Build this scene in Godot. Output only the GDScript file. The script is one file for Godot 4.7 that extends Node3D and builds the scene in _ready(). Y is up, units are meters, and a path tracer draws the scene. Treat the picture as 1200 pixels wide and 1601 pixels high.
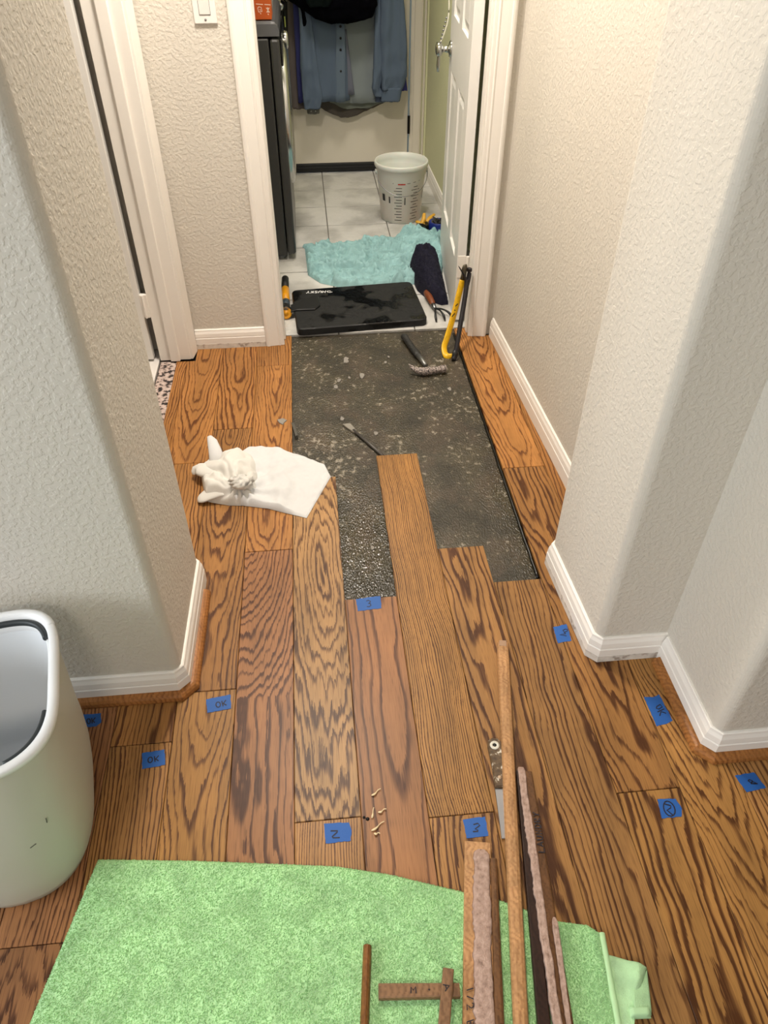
extends Node3D
# A hallway under repair: oak planks lifted off the slab in front of a laundry room, tools and towels about.

var M := {}
var taken := {}
var rng := RandomNumberGenerator.new()

# ---------------------------------------------------------------- helpers: nodes
func numbered(parent: Node, called: String) -> String:
	var key := str(parent.get_instance_id()) + called
	var n: int = taken.get(key, 0)
	taken[key] = n + 1
	return called if n == 0 else "%s_%03d" % [called, n]

func meta(o: Node, label: String, category := "", group := "", kind := "") -> void:
	if label != "": o.set_meta("label", label)
	if category != "": o.set_meta("category", category)
	if group != "": o.set_meta("group", group)
	if kind != "": o.set_meta("kind", kind)

# a Node3D at the base of a thing; its parts are given in world axes about that base
func thing(called: String, at: Vector3, label: String, category: String, group := "", kind := "") -> Node3D:
	var o := Node3D.new()
	o.name = numbered(self, called)
	add_child(o)
	o.position = at
	o.set_meta("origin", at)
	meta(o, label, category, group, kind)
	return o

func obj(called: String, s: SurfaceTool, mat: Material, parent: Node = null, part_label := "") -> MeshInstance3D:
	s.generate_normals()
	var mi := MeshInstance3D.new()
	mi.mesh = s.commit()
	mi.mesh.surface_set_material(0, mat)
	var p: Node = self if parent == null else parent
	mi.name = numbered(p, called)
	p.add_child(mi)
	if p.has_meta("origin"):
		mi.position = -p.get_meta("origin")
	if part_label != "": mi.set_meta("label", part_label)
	return mi

func struct(called: String, s: SurfaceTool, mat: Material, label: String, category: String) -> MeshInstance3D:
	var o := obj(called, s, mat)
	meta(o, label, category, "", "structure")
	return o

func solo(called: String, s: SurfaceTool, mat: Material, label: String, category: String, group := "", kind := "") -> MeshInstance3D:
	var o := obj(called, s, mat)
	meta(o, label, category, group, kind)
	return o

# ---------------------------------------------------------------- helpers: shapes
func mb(smooth := false) -> SurfaceTool:
	var s := SurfaceTool.new()
	s.begin(Mesh.PRIMITIVE_TRIANGLES)
	s.set_smooth_group(0 if smooth else -1)
	return s

func tri(s: SurfaceTool, a: Vector3, b: Vector3, c: Vector3) -> void:   # anticlockwise seen from outside
	s.add_vertex(a); s.add_vertex(c); s.add_vertex(b)

func quad(s: SurfaceTool, a: Vector3, b: Vector3, c: Vector3, d: Vector3) -> void:
	tri(s, a, b, c); tri(s, a, c, d)

func rbox(s: SurfaceTool, c: Vector3, size: Vector3, b := 0.002, bas := Basis.IDENTITY) -> void:
	var h := size * 0.5
	b = minf(b, minf(h.x, minf(h.y, h.z)) * 0.98)
	for ax in 3:
		for sg in [-1.0, 1.0]:
			var u := (ax + 1) % 3
			var v := (ax + 2) % 3
			var us := [-h[u], -h[u] + b, h[u] - b, h[u]]
			var vs := [-h[v], -h[v] + b, h[v] - b, h[v]]
			var g := []
			for i in 4:
				for j in 4:
					var p := Vector3.ZERO
					p[ax] = sg * h[ax]; p[u] = us[i]; p[v] = vs[j]
					var q := Vector3(clampf(p.x, -h.x + b, h.x - b), clampf(p.y, -h.y + b, h.y - b), clampf(p.z, -h.z + b, h.z - b))
					var d := p - q
					g.append(c + bas * (q + d.normalized() * b))
			for i in 3:
				for j in 3:
					var a: Vector3 = g[i * 4 + j]
					var bb: Vector3 = g[(i + 1) * 4 + j]
					var cc: Vector3 = g[(i + 1) * 4 + j + 1]
					var dd: Vector3 = g[i * 4 + j + 1]
					if sg > 0: quad(s, a, bb, cc, dd)
					else: quad(s, a, dd, cc, bb)

func box(s: SurfaceTool, lo: Vector3, hi: Vector3, b := 0.002) -> void:
	rbox(s, (lo + hi) * 0.5, (hi - lo).abs(), b)

# upright prism over an outline in x,z; the top edge can be chamfered
func prism(s: SurfaceTool, poly: PackedVector2Array, y0: float, y1: float, bev := 0.0, bottom := true) -> void:
	var P := poly.duplicate()
	if not Geometry2D.is_polygon_clockwise(P): P.reverse()
	# with z to the south this order runs anticlockwise seen from above once reversed
	var top := P
	if bev > 0.0:
		var ins := Geometry2D.offset_polygon(P, -bev, Geometry2D.JOIN_MITER)
		if ins.size() == 1 and ins[0].size() == P.size():
			var q: PackedVector2Array = ins[0]
			if Geometry2D.is_polygon_clockwise(q) != Geometry2D.is_polygon_clockwise(P): q.reverse()
			var best := 0
			for k in q.size():
				if q[k].distance_to(P[0]) < q[best].distance_to(P[0]): best = k
			top = PackedVector2Array()
			for k in q.size(): top.append(q[(k + best) % q.size()])
	var yb := y1 - (bev if top != P else 0.0)
	var n := P.size()
	var t := Geometry2D.triangulate_polygon(top)
	for k in range(0, t.size(), 3):
		var a := Vector3(top[t[k]].x, y1, top[t[k]].y)
		var b := Vector3(top[t[k + 1]].x, y1, top[t[k + 1]].y)
		var c := Vector3(top[t[k + 2]].x, y1, top[t[k + 2]].y)
		if (b - a).cross(c - a).y > 0: tri(s, a, b, c)
		else: tri(s, a, c, b)
		if bottom:
			var off := Vector3(0, y0 - y1, 0)
			if (b - a).cross(c - a).y > 0: tri(s, a + off, c + off, b + off)
			else: tri(s, a + off, b + off, c + off)
	var area := 0.0
	for k in n: area += P[k].cross(P[(k + 1) % n])
	for k in n:
		var m := (k + 1) % n
		var a := Vector3(P[k].x, y0, P[k].y)
		var b := Vector3(P[m].x, y0, P[m].y)
		var c := Vector3(P[m].x, yb, P[m].y)
		var d := Vector3(P[k].x, yb, P[k].y)
		if area < 0: quad(s, a, b, c, d)
		else: quad(s, b, a, d, c)
		if top != P:
			var e := Vector3(top[m].x, y1, top[m].y)
			var f := Vector3(top[k].x, y1, top[k].y)
			if area < 0: quad(s, d, c, e, f)
			else: quad(s, c, d, f, e)

func loft(s: SurfaceTool, rings: Array, cap0 := true, cap1 := true, closed := true) -> void:
	for i in rings.size() - 1:
		var A: PackedVector3Array = rings[i]
		var B: PackedVector3Array = rings[i + 1]
		var n := A.size()
		for j in (n if closed else n - 1):
			var k := (j + 1) % n
			quad(s, A[j], A[k], B[k], B[j])
	for e in 2:
		if (e == 0 and not cap0) or (e == 1 and not cap1): continue
		var R: PackedVector3Array = rings[0] if e == 0 else rings[rings.size() - 1]
		var c := Vector3.ZERO
		for p in R: c += p
		c /= R.size()
		for j in R.size():
			var k := (j + 1) % R.size()
			if e == 0: tri(s, c, R[k], R[j])
			else: tri(s, c, R[j], R[k])

func frame_of(t: Vector3, up := Vector3.UP) -> Basis:
	var x := up.cross(t)
	if x.length() < 0.01: x = Vector3.RIGHT.cross(t)
	x = x.normalized()
	return Basis(x, t.cross(x).normalized(), t)

# round or squashed rod along points; radii one per point (or one for all), squash scales the second axis
func tube(s: SurfaceTool, pts: Array, radii: Array, n := 10, squash := 1.0, cap := true, up := Vector3.UP) -> void:
	var rings := []
	for i in pts.size():
		var a: Vector3 = pts[maxi(i - 1, 0)]
		var b: Vector3 = pts[mini(i + 1, pts.size() - 1)]
		var f := frame_of((b - a).normalized(), up)
		var r: float = radii[mini(i, radii.size() - 1)]
		var ring := PackedVector3Array()
		for j in n:
			var th := TAU * j / n
			ring.append(pts[i] + f.x * cos(th) * r + f.y * sin(th) * r * squash)
		rings.append(ring)
	loft(s, rings, cap, cap)

func lathe(s: SurfaceTool, prof: Array, n: int, at: Vector3, bas := Basis.IDENTITY) -> void:
	var rings := []
	for p: Vector2 in prof:
		var ring := PackedVector3Array()
		for j in n:
			var th := TAU * j / n
			ring.append(at + bas * Vector3(cos(th) * p.x, p.y, -sin(th) * p.x))
		rings.append(ring)
	loft(s, rings, false, false)

# a moulding: profile (out, up) carried along a path in x,z with mitres; "out" is to the right of travel
func sweep(s: SurfaceTool, path: Array, prof: Array) -> void:
	var rings := []
	for i in path.size():
		var p: Vector2 = path[i]
		var d0: Vector2 = (p - path[i - 1]).normalized() if i > 0 else (path[1] - p).normalized()
		var d1: Vector2 = (path[i + 1] - p).normalized() if i < path.size() - 1 else d0
		var n0 := Vector2(-d0.y, d0.x)
		var n1 := Vector2(-d1.y, d1.x)
		var m := (n0 + n1).normalized()
		m /= maxf(m.dot(n0), 0.3)
		var ring := PackedVector3Array()
		for q: Vector2 in prof:
			var o := p + m * q.x
			ring.append(Vector3(o.x, q.y, o.y))
		rings.append(ring)
	loft(s, rings)

func pl(pts: Array, t: float):   # a point along a polyline by arc length
	var total := 0.0
	for i in pts.size() - 1: total += pts[i].distance_to(pts[i + 1])
	var want := clampf(t, 0, 1) * total
	for i in pts.size() - 1:
		var l: float = pts[i].distance_to(pts[i + 1])
		if want <= l or i == pts.size() - 2: return pts[i].lerp(pts[i + 1], minf(want / maxf(l, 1e-6), 1.0))
		want -= l

func curve(pts: Array, n: int) -> Array:   # smooth polyline through points
	var out := []
	for k in n + 1:
		var t := float(k) / n * (pts.size() - 1)
		var i := mini(int(t), pts.size() - 2)
		var f := t - i
		out.append(pts[i].cubic_interpolate(pts[i + 1], pts[maxi(i - 1, 0)], pts[mini(i + 2, pts.size() - 1)], f))
	return out

# cloth lying between a far and a near outline; h(u, v, p) gives its height; edges roll down to y0
func cloth(s: SurfaceTool, far: Array, near: Array, nu: int, nv: int, y0: float, edge: float, h: Callable) -> Array:
	var g := []
	var fp := []
	var np := []
	for i in nu + 1:
		fp.append(pl(far, float(i) / nu)); np.append(pl(near, float(i) / nu))
	for j in nv + 1:
		for i in nu + 1:
			var u := float(i) / nu
			var v := float(j) / nv
			var p: Vector2 = fp[i].lerp(np[i], v)
			var wu: float = pl(far, 1.0).distance_to(pl(far, 0.0))
			var wv: float = fp[i].distance_to(np[i])
			var e := minf(minf(u, 1 - u) * wu, minf(v, 1 - v) * wv) / edge
			var k := sqrt(1 - pow(1 - minf(e, 1), 2)) if e < 1 else 1.0
			g.append(Vector3(p.x, y0 + h.call(u, v, p) * k, p.y))
	for j in nv:
		for i in nu:
			var a: Vector3 = g[j * (nu + 1) + i]
			var b: Vector3 = g[j * (nu + 1) + i + 1]
			var c: Vector3 = g[(j + 1) * (nu + 1) + i + 1]
			var d: Vector3 = g[(j + 1) * (nu + 1) + i]
			quad(s, d, c, b, a)
	return g

# handwriting: each stroke a thin raised ribbon on a surface; f maps stroke points to the world
func ink(s: SurfaceTool, strokes: Array, w: float, f: Callable, up: Vector3) -> void:
	for k: Array in strokes:
		var rings := []
		for i in k.size():
			var p: Vector3 = f.call(k[i])
			var a: Vector3 = f.call(k[maxi(i - 1, 0)])
			var b: Vector3 = f.call(k[mini(i + 1, k.size() - 1)])
			var side := (b - a).normalized().cross(up).normalized() * w * 0.5
			rings.append(PackedVector3Array([p - side, p - side + up * 0.0004, p + side + up * 0.0004, p + side]))
		loft(s, rings)

func glyph(ch: String) -> Array:   # unit box, y down
	var V := func(a: Array) -> Array:
		var o := []
		for i in range(0, a.size(), 2): o.append(Vector2(a[i], a[i + 1]))
		return o
	match ch:
		"O":
			var o := []
			for k in 15: o.append(Vector2(0.5 + 0.45 * sin(TAU * k / 14.0), 0.5 - 0.48 * cos(TAU * k / 14.0)))
			return [o]
		"K": return [V.call([0.1, 0, 0.2, 1]), V.call([0.95, 0.0, 0.25, 0.6, 0.5, 0.62, 0.9, 0.95])]
		"N": return [V.call([0.1, 1, 0.15, 0, 0.85, 1, 0.9, 0])]
		"M": return [V.call([0.05, 1, 0.1, 0.05, 0.5, 0.55, 0.9, 0.0, 0.95, 1])]
		"A": return [V.call([0, 1, 0.5, 0, 1, 1]), V.call([0.2, 0.62, 0.8, 0.62])]
		"V": return [V.call([0, 0, 0.5, 1, 1, 0])]
		"1": return [V.call([0.5, 0, 0.5, 1])]
		"/": return [V.call([0.9, 0, 0.1, 1])]
		"2": return [V.call([0.1, 0.25, 0.3, 0.02, 0.7, 0.02, 0.88, 0.3, 0.6, 0.6, 0.1, 0.98, 0.95, 0.95])]
		"3": return [V.call([0.1, 0.12, 0.45, 0.0, 0.85, 0.2, 0.7, 0.42, 0.4, 0.48, 0.8, 0.58, 0.85, 0.82, 0.45, 1.0, 0.08, 0.9])]
		"B": return [V.call([0.1, 1, 0.1, 0, 0.7, 0.08, 0.75, 0.35, 0.1, 0.48, 0.85, 0.6, 0.8, 0.92, 0.1, 1])]
		"L": return [V.call([0.15, 0, 0.1, 1, 0.9, 0.95])]
		"U": return [V.call([0.1, 0, 0.15, 0.85, 0.5, 1, 0.85, 0.85, 0.9, 0])]
		"D": return [V.call([0.1, 1, 0.1, 0, 0.6, 0.08, 0.95, 0.45, 0.7, 0.9, 0.1, 1])]
		"R": return [V.call([0.1, 1, 0.1, 0, 0.8, 0.1, 0.75, 0.4, 0.15, 0.52, 0.9, 1])]
		"Y": return [V.call([0.05, 0, 0.5, 0.5, 0.95, 0]), V.call([0.5, 0.5, 0.35, 1])]
	return []

func words(text: String, at: Vector2, size: Vector2, ang: float, gap := 0.25) -> Array:   # strokes of a word about its middle
	var out := []
	var n := text.length()
	var total := n + (n - 1) * gap
	for i in n:
		for k: Array in glyph(text[i]):
			var o := []
			for q: Vector2 in k:
				var l := Vector2((i * (1 + gap) + q.x - total * 0.5) * size.x, (q.y - 0.5) * size.y)
				o.append(at + l.rotated(ang))
			out.append(o)
	return out

# ---------------------------------------------------------------- helpers: materials
func lin(c: Color) -> Color: return c

func mat(c: Color, rough := 0.6, metal := 0.0) -> StandardMaterial3D:
	var m := StandardMaterial3D.new()
	m.albedo_color = c
	m.roughness = rough
	m.metallic = metal
	m.cull_mode = BaseMaterial3D.CULL_DISABLED
	return m

func noise(freq: float, sd: int, oct := 3, kind := FastNoiseLite.TYPE_SIMPLEX_SMOOTH) -> FastNoiseLite:
	var n := FastNoiseLite.new()
	n.noise_type = kind
	n.seed = sd
	n.frequency = freq
	if oct > 1:
		n.fractal_type = FastNoiseLite.FRACTAL_FBM
		n.fractal_octaves = oct
	else:
		n.fractal_type = FastNoiseLite.FRACTAL_NONE
	return n

func bumps(freq: float, sd: int, oct: int, strength: float, size := 512, clip := 0.0) -> ImageTexture:
	var im := noise(freq, sd, oct).get_seamless_image(size, size)
	im.convert(Image.FORMAT_RGBA8)
	if clip > 0.0:
		var lut := PackedByteArray()
		for k in 256: lut.append(int(255 * smoothstep(0.5 - clip, 0.5 + clip, k / 255.0)))
		var d := im.get_data()
		for k in range(0, d.size(), 4):
			var v := lut[d[k]]
			d[k] = v; d[k + 1] = v; d[k + 2] = v
		im = Image.create_from_data(size, size, false, Image.FORMAT_RGBA8, d)
	im.bump_map_to_normal_map(strength)
	im.generate_mipmaps()
	return ImageTexture.create_from_image(im)

func tones(freq: float, sd: int, oct: int, stops: Array, size := 256) -> ImageTexture:   # noise through a colour ramp, stops [place, colour]
	var im := noise(freq, sd, oct).get_seamless_image(size, size)
	im.convert(Image.FORMAT_L8)
	var g := Gradient.new()
	g.offsets = PackedFloat32Array(); g.colors = PackedColorArray()
	for k: Array in stops: g.add_point(k[0], k[1])
	var lut := []
	for k in 256: lut.append(g.sample(k / 255.0))
	var d := im.get_data()
	var o := PackedByteArray()
	o.resize(size * size * 3)
	for k in d.size():
		var c: Color = lut[d[k]]
		o[k * 3] = int(c.r * 255); o[k * 3 + 1] = int(c.g * 255); o[k * 3 + 2] = int(c.b * 255)
	var r := Image.create_from_data(size, size, false, Image.FORMAT_RGB8, o)
	r.generate_mipmaps()
	return ImageTexture.create_from_image(r)

func tri_map(m: StandardMaterial3D, repeat_m: float, world := true) -> StandardMaterial3D:
	m.uv1_triplanar = true
	m.uv1_world_triplanar = world
	m.uv1_scale = Vector3.ONE / repeat_m
	return m

func with_bump(m: StandardMaterial3D, t: Texture2D, k: float) -> StandardMaterial3D:
	m.normal_enabled = true
	m.normal_texture = t
	m.normal_scale = k
	return m

# growth rings of a sawn oak board: distance to a wandering pith, banded; darker open pores in each early band
func grain(p: Dictionary, w := 224, h := 1400, width := 0.1375, length := 1.4) -> StandardMaterial3D:
	var lo := noise(1.0, p.seed, 3)
	var zg := noise(1.0, p.seed + 7, 2)
	var po := noise(1.0, p.seed + 13, 1, FastNoiseLite.TYPE_VALUE)
	var data := PackedByteArray()
	data.resize(w * h * 3)
	var base: Color = p.base
	var dark: Color = p.dark
	var c0: float = p.c0; var c1: float = p.c1; var d0: float = p.d0; var ds: float = p.ds
	var sp: float = p.sp; var wob: float = p.wob; var zig: float = p.zig; var dk: float = p.dk
	var zfreq: float = p.get("zf", 42.0)
	var n := 0
	var jag: float = p.get("jag", 0.0008)
	var bw: float = p.get("bw", 0.8)
	var zc: float = p.get("zc", 9.0)
	for j in h:
		var z := length * j / h
		var cx := c0 + c1 * z + 0.014 * lo.get_noise_2d(z * 1.6, 9.0)
		var d := d0 + ds * minf(z, zc) + 0.012 * lo.get_noise_2d(z * 2.0, 50.0)
		var dd := d * d
		for i in w:
			var x := (float(i) / w - 0.5) * width
			var pore := po.get_noise_2d(x * 1150.0, z * 40.0)
			var low := lo.get_noise_2d(x * 9.0, z * 2.2)
			var r := sqrt((x - cx) * (x - cx) + dd) + wob * low + zig * zg.get_noise_2d(x * zfreq, z * 2.6) + pore * jag
			var t := r / sp
			var k := floorf(t)
			var f := t - k
			var rnd := absf(sin(k * 12.9898 + p.seed) * 43.7585)
			rnd -= floorf(rnd)
			var a := smoothstep(0.0, 0.06, f) * (1.0 - smoothstep((0.12 + 0.2 * rnd) * bw, (0.45 + 0.4 * rnd) * bw, f)) * (0.65 + 0.5 * rnd) * dk
			a = clampf(a * (0.92 + 0.6 * pore) + maxf(-pore - 0.3, 0.0) * 0.3, 0.0, 1.0)
			var sh := 1.0 + 0.06 * pore + 0.13 * low
			data[n] = int(clampf(lerpf(base.r, dark.r, a) * sh, 0, 1) * 255)
			data[n + 1] = int(clampf(lerpf(base.g, dark.g, a) * sh, 0, 1) * 255)
			data[n + 2] = int(clampf(lerpf(base.b, dark.b, a) * sh, 0, 1) * 255)
			n += 3
	var im := Image.create_from_data(w, h, false, Image.FORMAT_RGB8, data)
	im.generate_mipmaps()
	var m := mat(Color.WHITE, 0.4)
	m.metallic_specular = 0.33
	m.albedo_texture = ImageTexture.create_from_image(im)
	return m

func materials() -> void:
	var knock := bumps(0.035, 3, 4, 6.0, 512, 0.16)
	var fine := bumps(0.09, 8, 3, 4.0, 256)
	M.fine = fine
	M.wall = with_bump(tri_map(mat(Color(0.80, 0.775, 0.73), 0.75), 0.28), knock, 0.17)
	M.wall_green = with_bump(tri_map(mat(Color(0.84, 0.84, 0.69), 0.7), 0.36), knock, 0.1)
	M.ceiling = mat(Color(0.88, 0.87, 0.85), 0.9)
	M.trim = mat(Color(0.92, 0.90, 0.87), 0.42)
	M.dirty = tri_map(mat(Color.WHITE, 0.8), 0.25)
	M.dirty.albedo_texture = tones(0.03, 21, 4, [[0.0, Color(0.55, 0.5, 0.46)], [0.22, Color(0.66, 0.61, 0.57)], [0.36, Color(0.80, 0.77, 0.73)], [1.0, Color(0.87, 0.84, 0.80)]])
	M.door = mat(Color(0.88, 0.87, 0.85), 0.4)
	M.far_door = mat(Color(0.82, 0.79, 0.73), 0.5)
	M.black = mat(Color(0.03, 0.03, 0.03), 0.5)
	M.chrome = mat(Color(0.75, 0.75, 0.74), 0.2, 1.0)
	M.steel = mat(Color(0.55, 0.55, 0.56), 0.35, 1.0)
	M.bronze = mat(Color(0.09, 0.08, 0.07), 0.45, 0.6)
	M.tile = with_bump(tri_map(mat(Color.WHITE, 0.4), 0.9), fine, 0.15)
	M.tile.albedo_texture = tones(0.012, 31, 5, [[0.0, Color(0.64, 0.63, 0.61)], [0.35, Color(0.71, 0.70, 0.68)], [0.6, Color(0.78, 0.77, 0.75)], [1.0, Color(0.80, 0.79, 0.77)]])
	M.grout = mat(Color(0.40, 0.385, 0.36), 0.9)
	M.white_tile = mat(Color(0.88, 0.86, 0.84), 0.3)
	M.ink = mat(Color(0.06, 0.05, 0.12), 0.6)
	M.ink_red = mat(Color(0.7, 0.15, 0.12), 0.6)
	M.tape = with_bump(tri_map(mat(Color(0.08, 0.33, 0.62), 0.6), 0.05), fine, 0.15)
	M.paper = with_bump(tri_map(mat(Color(0.80, 0.80, 0.80), 0.9), 0.06), fine, 0.25)
	M.paper_wad = with_bump(tri_map(mat(Color(0.82, 0.81, 0.785), 0.9), 0.06), fine, 0.25)

# ---------------------------------------------------------------- the scene
func _ready() -> void:
	rng.seed = 11
	var cam := Camera3D.new()
	cam.name = "camera"
	add_child(cam)
	cam.position = Vector3(0, 1.5, 0)
	cam.rotation_degrees = Vector3(-41.51, -5.5, 0)
	cam.fov = 69.27
	cam.near = 0.02
	cam.current = true
	var we := WorldEnvironment.new()
	we.name = "environment"
	var env := Environment.new()
	var sky := Sky.new()
	var psm := ProceduralSkyMaterial.new()
	psm.sky_top_color = Color(0.45, 0.6, 0.85)
	psm.sky_horizon_color = Color(0.8, 0.86, 0.93)
	psm.ground_bottom_color = Color(0.35, 0.34, 0.32)
	psm.ground_horizon_color = Color(0.7, 0.72, 0.74)
	sky.sky_material = psm
	env.sky = sky
	env.background_mode = Environment.BG_SKY
	env.tonemap_mode = Environment.TONE_MAPPER_LINEAR
	env.tonemap_exposure = 0.97
	env.sdfgi_enabled = true
	env.ssao_enabled = true
	env.ssil_enabled = true
	we.environment = env
	add_child(we)
	var warm := Color(1.0, 0.93, 0.83)
	area("laundry_lamp_light", Vector3(0.24, 2.385, -3.75), Vector3(0, -1, 0), Vector2(0.3, 0.3), Color(1.0, 0.97, 0.92), 2.1)
	area("hall_lamp_light", Vector3(-0.12, 2.385, -2.25), Vector3(0, -1, 0), Vector2(0.26, 0.26), Color(1.0, 0.96, 0.91), 5.2)
	area("room_lamp_light", Vector3(-0.2, 2.385, 1.5), Vector3(0, -1, 0), Vector2(0.5, 0.5), Color(1.0, 0.95, 0.88), 3.0)
	area("window_daylight", Vector3(-2.93, 1.5, 0.3), Vector3(1, -0.1, 0), Vector2(1.9, 1.3), Color(0.95, 0.98, 1.0), 8.5)
	area("rear_window_daylight", Vector3(0.3, 1.5, 3.1), Vector3(0, -0.1, -1), Vector2(1.9, 1.3), Color(0.95, 0.98, 1.0), 1.2)

	materials()
	shell()
	hall_floor()
	laundry_floor()
	trims()
	doors()
	lamps()
	dryer()
	garments()
	bucket()
	laundry_towels()
	tools()
	paper_towel()
	tapes()
	trash_can()
	green_towel()
	sticks()
	small_bits()

func area(called: String, at: Vector3, dir: Vector3, size: Vector2, c: Color, e: float) -> void:
	var l := AreaLight3D.new()
	l.name = called
	add_child(l)
	l.area_size = size
	l.light_color = c
	l.light_energy = e
	l.shadow_enabled = true
	l.set("area_range", 12.0)
	l.set("area_attenuation", 2.0)
	l.position = at
	l.look_at(at + dir, Vector3.UP if absf(dir.y) < 0.9 else Vector3.BACK)

func arc(c: Vector2, r: float, a0: float, a1: float, n := 8) -> Array:
	var o := []
	for k in n + 1:
		var a := deg_to_rad(lerpf(a0, a1, float(k) / n))
		o.append(c + Vector2(cos(a), sin(a)) * r)
	return o

func wall(called: String, pts: Array, y0: float, y1: float, m: Material, label: String) -> void:
	var s := mb()
	prism(s, PackedVector2Array(pts), y0, y1)
	struct(called, s, m, label, "wall")

const CEIL := 2.44
const R := 0.022

func shell() -> void:
	# near left wall end (rounded corners), reaching back beside the camera
	var a := [Vector2(-3.1, -1.09)] + arc(Vector2(-0.372 - R, -1.09 - R), R, 90, 0) + arc(Vector2(-0.366 - R, -1.462 + R), R, 0, -90) + [Vector2(-3.1, -1.462)]
	wall("wall_left_near", a, 0, CEIL, M.wall, "textured off-white wall end with rounded corners at the left")
	wall("wall_left_hall", [Vector2(-0.63, -1.462), Vector2(-0.515, -1.462), Vector2(-0.515, -1.88), Vector2(-0.63, -1.88)], 0, CEIL, M.wall, "short wall between the wall end and the left doorway")
	wall("wall_left_corner", [Vector2(-0.63, -2.69), Vector2(-0.515, -2.69), Vector2(-0.515, -2.765), Vector2(-0.63, -2.765)], 0, CEIL, M.wall, "narrow wall behind the left door casing")
	wall("wall_left_lintel", [Vector2(-0.63, -1.88), Vector2(-0.515, -1.88), Vector2(-0.515, -2.69), Vector2(-0.63, -2.69)], 2.05, CEIL, M.wall, "wall above the left doorway")
	wall("wall_back_left", [Vector2(-1.9, -2.765), Vector2(-0.16, -2.765), Vector2(-0.16, -2.875), Vector2(-1.9, -2.875)], 0, CEIL, M.wall, "cream textured wall with the light switch left of the laundry doorway")
	wall("wall_back_right", [Vector2(0.635, -2.765), Vector2(0.9, -2.765), Vector2(0.9, -2.875), Vector2(0.635, -2.875)], 0, CEIL, M.wall, "narrow wall right of the laundry doorway")
	wall("wall_back_lintel", [Vector2(-0.16, -2.765), Vector2(0.635, -2.765), Vector2(0.635, -2.875), Vector2(-0.16, -2.875)], 2.06, CEIL, M.wall, "wall above the laundry doorway")
	wall("wall_right_hall", [Vector2(0.717, -2.765), Vector2(0.772, -1.43), Vector2(0.9, -1.43), Vector2(0.9, -2.765)], 0, CEIL, M.wall, "pale textured wall along the right of the hall")
	var b := [Vector2(3.3, -0.812)] + arc(Vector2(0.8 + R, -0.812 - R), R, 90, 180) + [Vector2(0.8, -1.09)] + arc(Vector2(0.624 + R, -1.09 - R), R, 90, 180) + arc(Vector2(0.608 + R, -1.437 + R), R, 180, 270) + [Vector2(3.3, -1.437)]
	wall("wall_right_near", b, 0, CEIL, M.wall, "stepped textured wall end with rounded corners at the right")
	# the room the picture is taken from
	wall("wall_room_left_front", [Vector2(-3.1, -1.09), Vector2(-3.0, -1.09), Vector2(-3.0, -0.7), Vector2(-3.1, -0.7)], 0, CEIL, M.wall, "left wall of the near room before its window")
	wall("wall_room_left_rear", [Vector2(-3.1, 1.3), Vector2(-3.0, 1.3), Vector2(-3.0, 3.3), Vector2(-3.1, 3.3)], 0, CEIL, M.wall, "left wall of the near room behind its window")
	wall("wall_room_left_sill", [Vector2(-3.1, -0.7), Vector2(-3.0, -0.7), Vector2(-3.0, 1.3), Vector2(-3.1, 1.3)], 0, 0.8, M.wall, "left wall of the near room below its window")
	wall("wall_room_left_head", [Vector2(-3.1, -0.7), Vector2(-3.0, -0.7), Vector2(-3.0, 1.3), Vector2(-3.1, 1.3)], 2.2, CEIL, M.wall, "left wall of the near room above its window")
	wall("wall_room_right", [Vector2(3.2, -0.9), Vector2(3.3, -0.9), Vector2(3.3, 3.3), Vector2(3.2, 3.3)], 0, CEIL, M.wall, "right wall of the near room")
	wall("wall_room_rear_left", [Vector2(-3.1, 3.2), Vector2(-0.7, 3.2), Vector2(-0.7, 3.3), Vector2(-3.1, 3.3)], 0, CEIL, M.wall, "rear wall of the near room left of its window")
	wall("wall_room_rear_right", [Vector2(1.3, 3.2), Vector2(3.3, 3.2), Vector2(3.3, 3.3), Vector2(1.3, 3.3)], 0, CEIL, M.wall, "rear wall of the near room right of its window")
	wall("wall_room_rear_sill", [Vector2(-0.7, 3.2), Vector2(1.3, 3.2), Vector2(1.3, 3.3), Vector2(-0.7, 3.3)], 0, 0.8, M.wall, "rear wall of the near room below its window")
	wall("wall_room_rear_head", [Vector2(-0.7, 3.2), Vector2(1.3, 3.2), Vector2(1.3, 3.3), Vector2(-0.7, 3.3)], 2.2, CEIL, M.wall, "rear wall of the near room above its window")
	# laundry and the room behind the left doorway
	wall("wall_laundry_far_left", [Vector2(-1.0, -4.965), Vector2(-0.17, -4.965), Vector2(-0.17, -5.08), Vector2(-1.0, -5.08)], 0, CEIL, M.wall_green, "far laundry wall left of its door")
	wall("wall_laundry_far_right", [Vector2(0.64, -4.965), Vector2(0.86, -4.965), Vector2(0.86, -5.08), Vector2(0.64, -5.08)], 0, CEIL, M.wall_green, "far laundry wall right of its door")
	wall("wall_laundry_far_lintel", [Vector2(-0.17, -4.965), Vector2(0.64, -4.965), Vector2(0.64, -5.08), Vector2(-0.17, -5.08)], 2.06, CEIL, M.wall_green, "far laundry wall above its door")
	wall("wall_laundry_right", [Vector2(0.745, -2.875), Vector2(0.735, -4.965), Vector2(0.86, -4.965), Vector2(0.86, -2.875)], 0, CEIL, M.wall_green, "pale green laundry wall behind the open white door")
	wall("wall_laundry_left", [Vector2(-1.0, -2.875), Vector2(-0.9, -2.875), Vector2(-0.9, -4.965), Vector2(-1.0, -4.965)], 0, CEIL, M.wall_green, "left laundry wall behind the dryer")
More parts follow.
